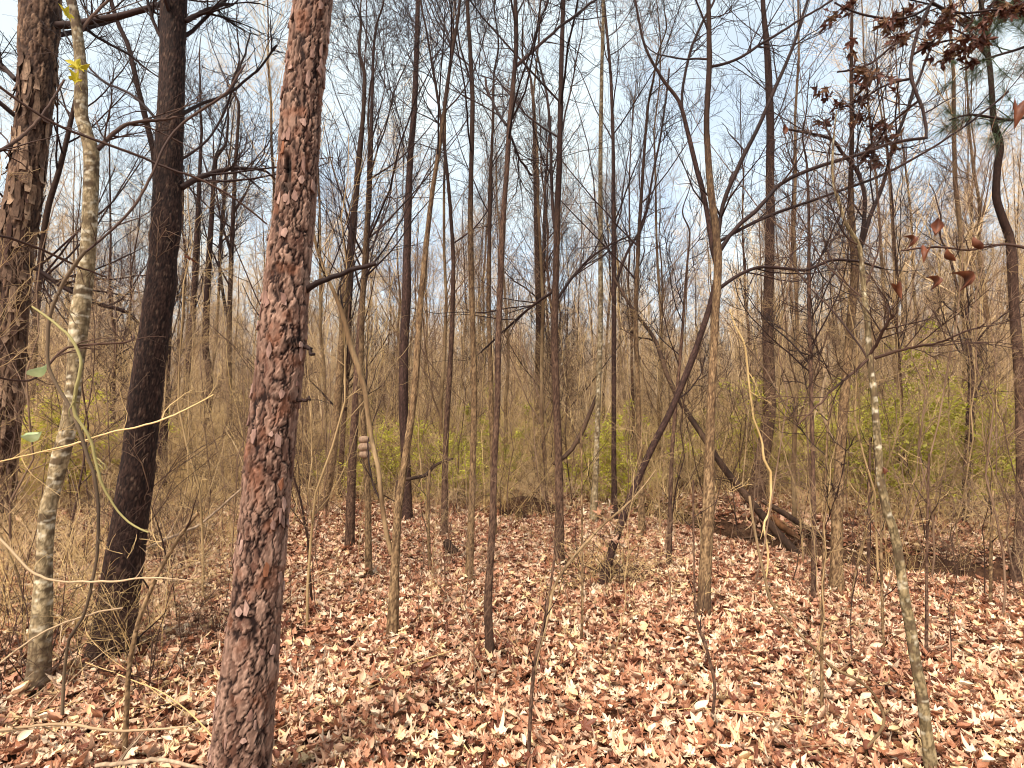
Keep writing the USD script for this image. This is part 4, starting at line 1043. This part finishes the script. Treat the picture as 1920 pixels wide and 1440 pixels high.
stick('green_vine', 'long dark green vine snaking down past the pale mottled tree', 'vine', [(160, 470, 7), (133, 507, 7), (113, 540, 7), (90, 607, 7), (88, 667, 6), (97, 707, 7), (120, 747, 7), (143, 787, 7), (163, 847, 7), (177, 897, 6), (182, 960, 6), (182, 1010, 6), (170, 1087, 6), (147, 1160, 6), (123, 1200, 6), (117, 1260, 6), (117, 1340, 7)], 2.45, 'vine_dark', 0.1, 6, 9, (0.04, 0.2))
stick('pale_vine', 'pale yellow-green vine looping in front of the pale mottled tree to the oak', 'vine', [(60, 575, 4), (107, 610, 5), (140, 643, 6), (153, 680, 6), (147, 730, 7), (142, 773, 7), (167, 807, 6), (180, 840, 6), (190, 897, 6), (220, 957, 4), (247, 983, 4), (278, 998, 3)], 2.3, 'vine_green', 0.1, 6, 7, (0.03, 0.12))
stick('pale_vine', 'pale bleached vine hanging straight right of the upright tree', 'vine', [(1368, 580, 3), (1380, 613, 3), (1397, 647, 4), (1405, 713, 4), (1413, 780, 4), (1430, 830, 4), (1433, 863, 5), (1445, 887, 5), (1443, 957, 5), (1432, 985, 4), (1440, 1040, 4), (1436, 1085, 3)], 5.6, 'twig_tan', 0.0, 6, 7, (0.1, 0.4))
stick('curved_vine', 'long curved brown vine sweeping over the leaves to the lower right', 'vine', [(1405, 930, 5), (1420, 1017, 5), (1437, 1093, 5), (1443, 1123, 6), (1480, 1167, 4), (1533, 1220, 5), (1563, 1253, 5), (1613, 1277, 5), (1647, 1313, 5), (1660, 1350, 5.5), (1647, 1380, 5.5), (1627, 1403, 5.5), (1623, 1450, 6)], 2.75, 'bark_far', 0.0, 6, 8, (0.04, 0.16))
stick('forked_vine', 'pale wishbone-shaped vine in the right thicket', 'vine', [(1553, 690, 4), (1545, 725, 6), (1540, 760, 6), (1547, 785, 6), (1556, 810, 5), (1573, 840, 4), (1600, 850, 3)], 5.5, 'vine_pale', 0.2, 5, 3, (0.2, 0.4))
stick('fallen_branch', 'long pale stick lying low across the bottom left corner', 'stick', [(-30, 1372, 5.4), (60, 1364, 5.4), (133, 1358, 5.4), (233, 1368, 4.8), (300, 1366, 4.1), (350, 1362, 2.7)], 2.3, 'vine_pale', 0.1, 7, 4)
stick('fallen_branch', 'pale bare vine stretched across the left leaves in front of the oak foot', 'stick', [(-20, 990, 4.8), (30, 1040, 4.8), (70, 1078, 4.8), (133, 1092, 4.1), (200, 1093, 4.1), (267, 1085, 3.4), (360, 1090, 2)], 2.5, 'vine_pale', 0.0, 7, 5)
stick('fallen_branch', 'bleached grey pole lying on the leaves at the left edge', 'stick', [(-30, 1145, 8.8), (30, 1128, 8.8), (63, 1120, 8.2), (110, 1108, 6.8), (160, 1080, 4.8)], 4.2, 'dead_wood', 0.5, 7, 3)
stick('fallen_branch', 'pale pole leaning from the oak foot to the right', 'stick', [(268, 1032, 5.4), (300, 1018, 5.4), (333, 1005, 5.4), (370, 990, 4.8), (430, 940, 4.1), (470, 900, 2.7)], 4.3, 'dead_wood', 1.0, 7, 3)
stick('fallen_branch', 'slim tan stick sloping up to the right behind the oak', 'stick', [(230, 1140, 3.4), (133, 1165, 3.4), (60, 1200, 3.4), (-20, 1260, 3.4)], 3.0, 'vine_pale', -0.4, 6, 5)
stick('fallen_branch', 'thick crooked stick at the bottom edge left of the pine', 'stick', [(180, 1436, 8.2), (240, 1424, 8.2), (300, 1418, 7.5), (340, 1428, 6.8), (380, 1440, 5.4)], 2.45, 'dead_wood', 0.0, 8, 3)
stick('fallen_branch', 'thin brown twig slanting across the oak above mid height', 'stick', [(-20, 870, 2.7), (60, 850, 2.7), (150, 822, 3.4), (230, 795, 3.4), (297, 781, 3.4), (330, 770, 2.7), (400, 740, 2)], 2.6, 'twig_tan', 0.0, 6, 6, (0.1, 0.35))
stick('fallen_branch', 'bent stick arching over the leaves behind the slim tan tree', 'stick', [(743, 990, 5), (745, 905, 6), (795, 895, 7), (815, 875, 6), (850, 860, 4)], 6.0, 'wet_log', 0.3, 6, 3)
stick('fallen_branch', 'slanting tan vine in the centre foreground leaves', 'stick', [(1230, 880, 2), (1165, 960, 4), (1120, 1000, 5), (1070, 1055, 6), (1035, 1110, 5), (1025, 1160, 5), (1000, 1270, 6), (995, 1345, 6)], 3.5, 'bark_far', -0.45, 7, 7)
stick('broken_pole', 'dark slanting pole in the brush right of the twin-stem tree', 'stick', [(1037, 870, 6), (1060, 855, 8), (1090, 810, 9), (1105, 775, 8), (1118, 742, 5)], 8.5, 'wet_log', 0.2, 7, 2)
LEFTTW = [('thin grey twig reaching over the shaggy tree', [(-20, 440, 5), (40, 455, 5), (120, 490, 4), (200, 520, 3)]), ('thin pale twig crossing low at the left edge', [(-20, 700, 4), (50, 716, 4), (130, 655, 5), (240, 640, 4), (250, 628, 3)]),
          ('long straight twig slanting up to the right past the oak', [(150, 480, 4), (250, 390, 5), (330, 250, 5), (433, 167, 5), (460, 120, 3)]), ('thin arching twig from the left edge over the pale tree', [(-20, 290, 6), (30, 265, 6), (75, 225, 5), (120, 150, 4)]),
          ('dark twig crossing diagonally before the oak', [(-10, 155, 5), (100, 230, 5), (250, 290, 5), (400, 350, 4), (500, 420, 3)])]
for lab, ln in LEFTTW:
    stick('overhanging_twig', lab, 'twig', ln, 2.7, 'twig_brown', 0.6, 6, 7, (0.12, 0.4))

# thin twigs lying on the leaves and caught in the brush
for q in range(84):
    if q < 44:
        px, py = rg.uniform(-10, 430), rg.uniform(930, 1430)
    else:
        px, py = rg.uniform(540, 1900), rg.uniform(960, 1430)
    p = ground(px, py)
    Lq = rg.uniform(0.35, 1.5) if q < 44 else rg.uniform(0.25, 0.9)
    yaw = rg.uniform(0, 6.28)
    rise = abs(rg.normal(0, 0.35)) if q < 44 else abs(rg.normal(0, 0.12))
    d = np.array([math.cos(yaw), math.sin(yaw), rise]); pts_ = [p + [0, 0, 0.045]]
    for _ in range(11):
        d = norm(d + rg.normal(0, 0.11, 3) * [1, 1, 0.6])
        nxt = pts_[-1] + d * Lq / 11
        nxt[2] = max(nxt[2], float(terrain(nxt[0], nxt[1])) + 0.04); pts_.append(nxt)
    Pq = np.array(pts_); Rq = rg.uniform(0.002, 0.0048) * np.linspace(1, 0.45, 12)
    mt = ['vine_pale', 'twig_tan', 'twig_brown', 'vine_pale', 'twig_tan'][q % 5]; tone = ['bleached', 'tan', 'dark brown', 'bleached', 'tan'][q % 5]
    j = front[int(np.argmin([math.hypot(foot[j][0] - p[0], foot[j][1] - p[1]) for j in front]))]
    size = 'long' if Lq > 0.9 else 'short' if Lq < 0.5 else 'mid-length'
    lab = f"{size} {tone} twig {'caught upright' if rise > 0.45 else 'lying on the leaves'} {'left' if p[0] / p[1] < foot[j][0] / foot[j][1] else 'right'} of the {foot_name[j]} foot"
    root = thing('fallen_twig', lab, 'twig', p, lab.replace(' twig ', ' twigs '))
    part(root, 'stem', Mesh().add(*tubes(*closed(Pq, Rq), 5)), mt, p)
    B, Rb = spawn(Pq[None], Rq[None], int(rg.integers(2, 7)), (0.1, 0.95), (25, 65), (0.1, 0.35), 0.6, 5, 0.0, 0.18, rg, rmin=0.001)
    part(root, 'side_twigs', Mesh().add(*tubes(B, Rb, 3)), mt, p, kind='stuff')

for q in range(16):
    a, b = EDGE[1 + q % 5], EDGE[2 + q % 5]
    c = a + (b - a) * rg.uniform() + np.array([0.5, 0.25]) * rg.uniform(0.4, 1.6)
    d = norm(b - a) if q % 3 else norm(rg.normal(size=2)); Lq = rg.uniform(0.5, 1.5)
    t = np.linspace(-0.5, 0.5, 12)
    xy = c + np.outer(t, d) * Lq + np.cumsum(rg.normal(0, 0.012, (12, 2)), 0)
    Pq = np.column_stack([xy, terrain(xy[:, 0], xy[:, 1]) + 0.05 + 0.5 * rg.uniform(0, 0.4) * (t + 0.5)])
    Rq = rg.uniform(0.008, 0.022) * np.linspace(1, 0.5, 12)
    j = front[int(np.argmin([abs(foot[j][0] / foot[j][1] - c[0] / c[1]) for j in front]))]
    lab = f"dark {'thick' if Rq[0] > 0.015 else 'thin'} {'long' if Lq > 1 else 'short'} dead branch in the gully {'left' if c[0] / c[1] < foot[j][0] / foot[j][1] else 'right'} of the {foot_name[j]}"
    root = thing('dead_branch', lab, 'branch', Pq[0], 'dead branches in the gully: ' + lab)
    mt = 'wet_log'
    part(root, 'stem', Mesh().add(*tubes(*closed(Pq, Rq), 7)), mt, Pq[0])
    B, Rb = spawn(Pq[None], Rq[None], 6, (0.1, 0.95), (25, 75), (0.15, 0.5), 0.5, 6, 0.03, 0.2, rg, rmin=0.0015)
    part(root, 'twigs', Mesh().add(*tubes(B, Rb, 4)), mt, Pq[0], kind='stuff')

# brush heap with roots beyond the middle trunks
p0 = ground(990, 968)
root = thing('brush_heap', 'dark tangled heap of roots and brush in front of the twin-stem tree', 'brush pile', p0)
import trimesh
sp = trimesh.creation.icosphere(4)
v = sp.vertices.copy(); v = v * (1 + 0.5 * (meshkit.fbm(v * 3, 4, 77) - 0.5))[:, None] * [0.5, 0.35, 0.27] + p0 + [0, 0.15, 0.02]
part(root, 'soil_mound', Mesh().add(v, sp.faces), 'soil', p0)
S, T, _ = make_shrub(rg, 1.0, 75, 0.25, 5, 4, 0.008, 1.1)
S.v = [x + p0 for x in S.v]; T.v = [x + p0 for x in T.v]
part(root, 'roots', S, 'twig_brown', p0, kind='stuff'); part(root, 'twigs', T, 'twig_tan', p0, kind='stuff')
p0 = ground(1138, 1096)
root = thing('twig_clump', 'shaggy clump of vine stems and dry leaves around the foot of the leaning tree', 'vine clump', p0)
S, T, B3 = make_shrub(rg, 0.85, 90, 0.22, 3, 3, 0.004, 0.5)
S.v = [x + p0 for x in S.v]; T.v = [x + p0 for x in T.v]
part(root, 'stems', S, 'twig_brown', p0, kind='stuff'); part(root, 'twigs', T, 'twig_tan', p0, kind='stuff')
for k in range(22):
    v, f = lobed_leaf(rg, 5, 0.5, 0.5); M = euler(np.array([rg.uniform(0, 6.28)]), np.array([rg.normal(0, 0.9)]), np.array([rg.normal(0, 0.6)]))[0]
    q = p0 + np.array([rg.normal(0, 0.14), rg.normal(0, 0.12), rg.uniform(0.25, 0.75)])
    part(root, 'leaf', Mesh().add(v * rg.uniform(0.06, 0.1) @ M.T + q, f), f'dry_leaf_{int(rg.integers(0, 4))}', p0)

# single hanging leaves near the camera
def leaf_at(name, label, px, py, Y, size_px, mat, tilt, yaw, cat='leaf', oval=True, roll=0.3):
    c = at(px, py, Y)
    v, f = oval_leaf(rg, 1.3, 0.42) if oval else lobed_leaf(rg, 5, 0.4, 0.55)
    v = v - v.mean(0)
    M = euler(np.array([yaw]), np.array([tilt]), np.array([roll]))[0]
    m = Mesh().add(v * metres(size_px, px, py, Y) @ M.T + c, f).build(numbered('/World/' + name), mat, (0, 0, 0))
    tag(m, label, cat)


leaf_at('green_leaf', 'pale green leaf on the vine at the left edge, upper of two', 70, 694, 2.3, 40, 'green_leaf', 0.5, -1.5)
leaf_at('green_leaf', 'pale green leaf at the left edge, lower of two', 60, 816, 2.3, 42, 'green_leaf', 0.25, -1.6)
leaf_at('yellow_leaf', 'bright yellow leaf on the pale mottled tree, upper of a pair', 145, 124, 2.75, 38, 'yellow_leaf', 1.3, 0.4, oval=False)
leaf_at('yellow_leaf', 'bright yellow leaf on the pale mottled tree, lower of a pair', 142, 148, 2.75, 34, 'yellow_leaf', 1.2, 2.4, oval=False)
leaf_at('yellow_leaf', 'yellow leaf at the top left beside the high branch', 126, 27, 2.75, 32, 'yellow_leaf', 1.1, 1.2, oval=False)
stick('overhanging_twig', 'thin leafy twig at the right carrying rusty leaves', 'twig', [(1940, 470, 6), (1880, 460, 5), (1800, 475, 4), (1745, 470, 4), (1690, 470, 3)], 2.4, 'twig_brown', 0.1, 6, 5, (0.06, 0.16))
for px, py, s, tl, yw, w in [(1683, 540, 38, 0.7, 2.3, 'lowest left'), (1750, 527, 30, 1.2, 0.3, 'low middle'), (1806, 522, 42, 1.2, 0.4, 'low right'), (1757, 425, 50, 0.9, -0.8, 'highest'), (1737, 472, 36, 0.8, -1.0, 'left middle'), (1706, 450, 28, 1.3, 0.2, 'upper left'), (1782, 478, 30, 1.2, 0.6, 'centre'), (1832, 456, 30, 1.1, 1.2, 'right')]:
    leaf_at('rusty_leaf', f'curled rusty leaf hanging from the right-hand twig, {w} of its cluster', px, py, 2.4, s, 'rust_leaf', tl, yw)
leaf_at('rusty_leaf', 'large rusty leaf at the right edge near the crooked tree top', 1908, 205, 2.4, 60, 'rust_leaf', 1.0, -0.7)
leaf_at('rusty_leaf', 'lone dark red leaf before the medium brown trunk top', 1472, 243, 3.5, 24, 'rust_leaf', 1.3, -0.5)
leaf_at('rusty_leaf', 'orange leaf caught on the lichen-spotted sapling', 1650, 882, 2.6, 26, 'rust_leaf', 1.3, 0.2)
leaf_at('rusty_leaf', 'small reddish leaf between the oak and the pine', 360, 487, 3.4, 26, 'rust_leaf', 0.4, 1.3, oval=False)

# pine off to the right whose needle tufts hang into the picture
root = thing('pine_tree', 'pine out at the right whose dark green needle tufts hang into the upper corner', 'tree', (6.4, 6.2, float(terrain(6.4, 6.2))))
org = (6.4, 6.2, float(terrain(6.4, 6.2)))
P = np.array([[6.4, 6.2, org[2] - 0.1], [6.42, 6.2, 3], [6.4, 6.25, 6], [6.35, 6.2, 8.5]]); v, f, c = trunk_mesh(P, np.array([0.1, 0.085, 0.06, 0.02]), 'pine', 'pine', 0.015, rg)
part(root, 'trunk', Mesh().add(v, f, c), 'bark', org, True, True)
need = Mesh()
for line in ([(2030, 120, 8), (1960, 80, 6), (1900, 95, 5), (1850, 110, 4), (1800, 130, 3)], [(2030, 240, 8), (1950, 215, 6), (1890, 225, 5), (1830, 215, 4), (1780, 225, 3)], [(2040, 20, 8), (1950, 0, 6), (1880, 20, 5), (1820, 30, 3)]):
    bp, br = px_line(line, 6.2, -0.3); bp, br = resample(bp, br, 14)
    bp = np.vstack([[6.4, 6.2, bp[0][2] - 0.2], bp]); br = np.r_[br[0], br]
    part(root, 'bough', Mesh().add(*tubes(bp[None], br[None], 5)), 'twig_dark', org)
    B, Rb = spawn(bp[None], br[None], 14, (0.3, 1.0), (25, 70), (0.2, 0.5), 0.6, 5, 0.02, 0.12, rg, rmin=0.002)
    need.add(*tubes(B, Rb, 4))
    tips = B[:, -2:].reshape(-1, 3)
    d = norm(np.repeat(B[:, -1] - B[:, -2], 2, 0))
    k = 46
    dirs = norm(np.repeat(d, k, 0) * 0.6 + rg.normal(0, 0.55, (len(d) * k, 3))); base = np.repeat(tips, k, 0)
    NP = np.stack([base, base + dirs * 0.075, base + dirs * 0.15 + [0, 0, -0.01]], 1)
    need.add(*tubes(NP, np.tile([0.0012, 0.001, 0.0005], (len(NP), 1)), 3))
part(root, 'needles', need, 'needle', org, kind='stuff')
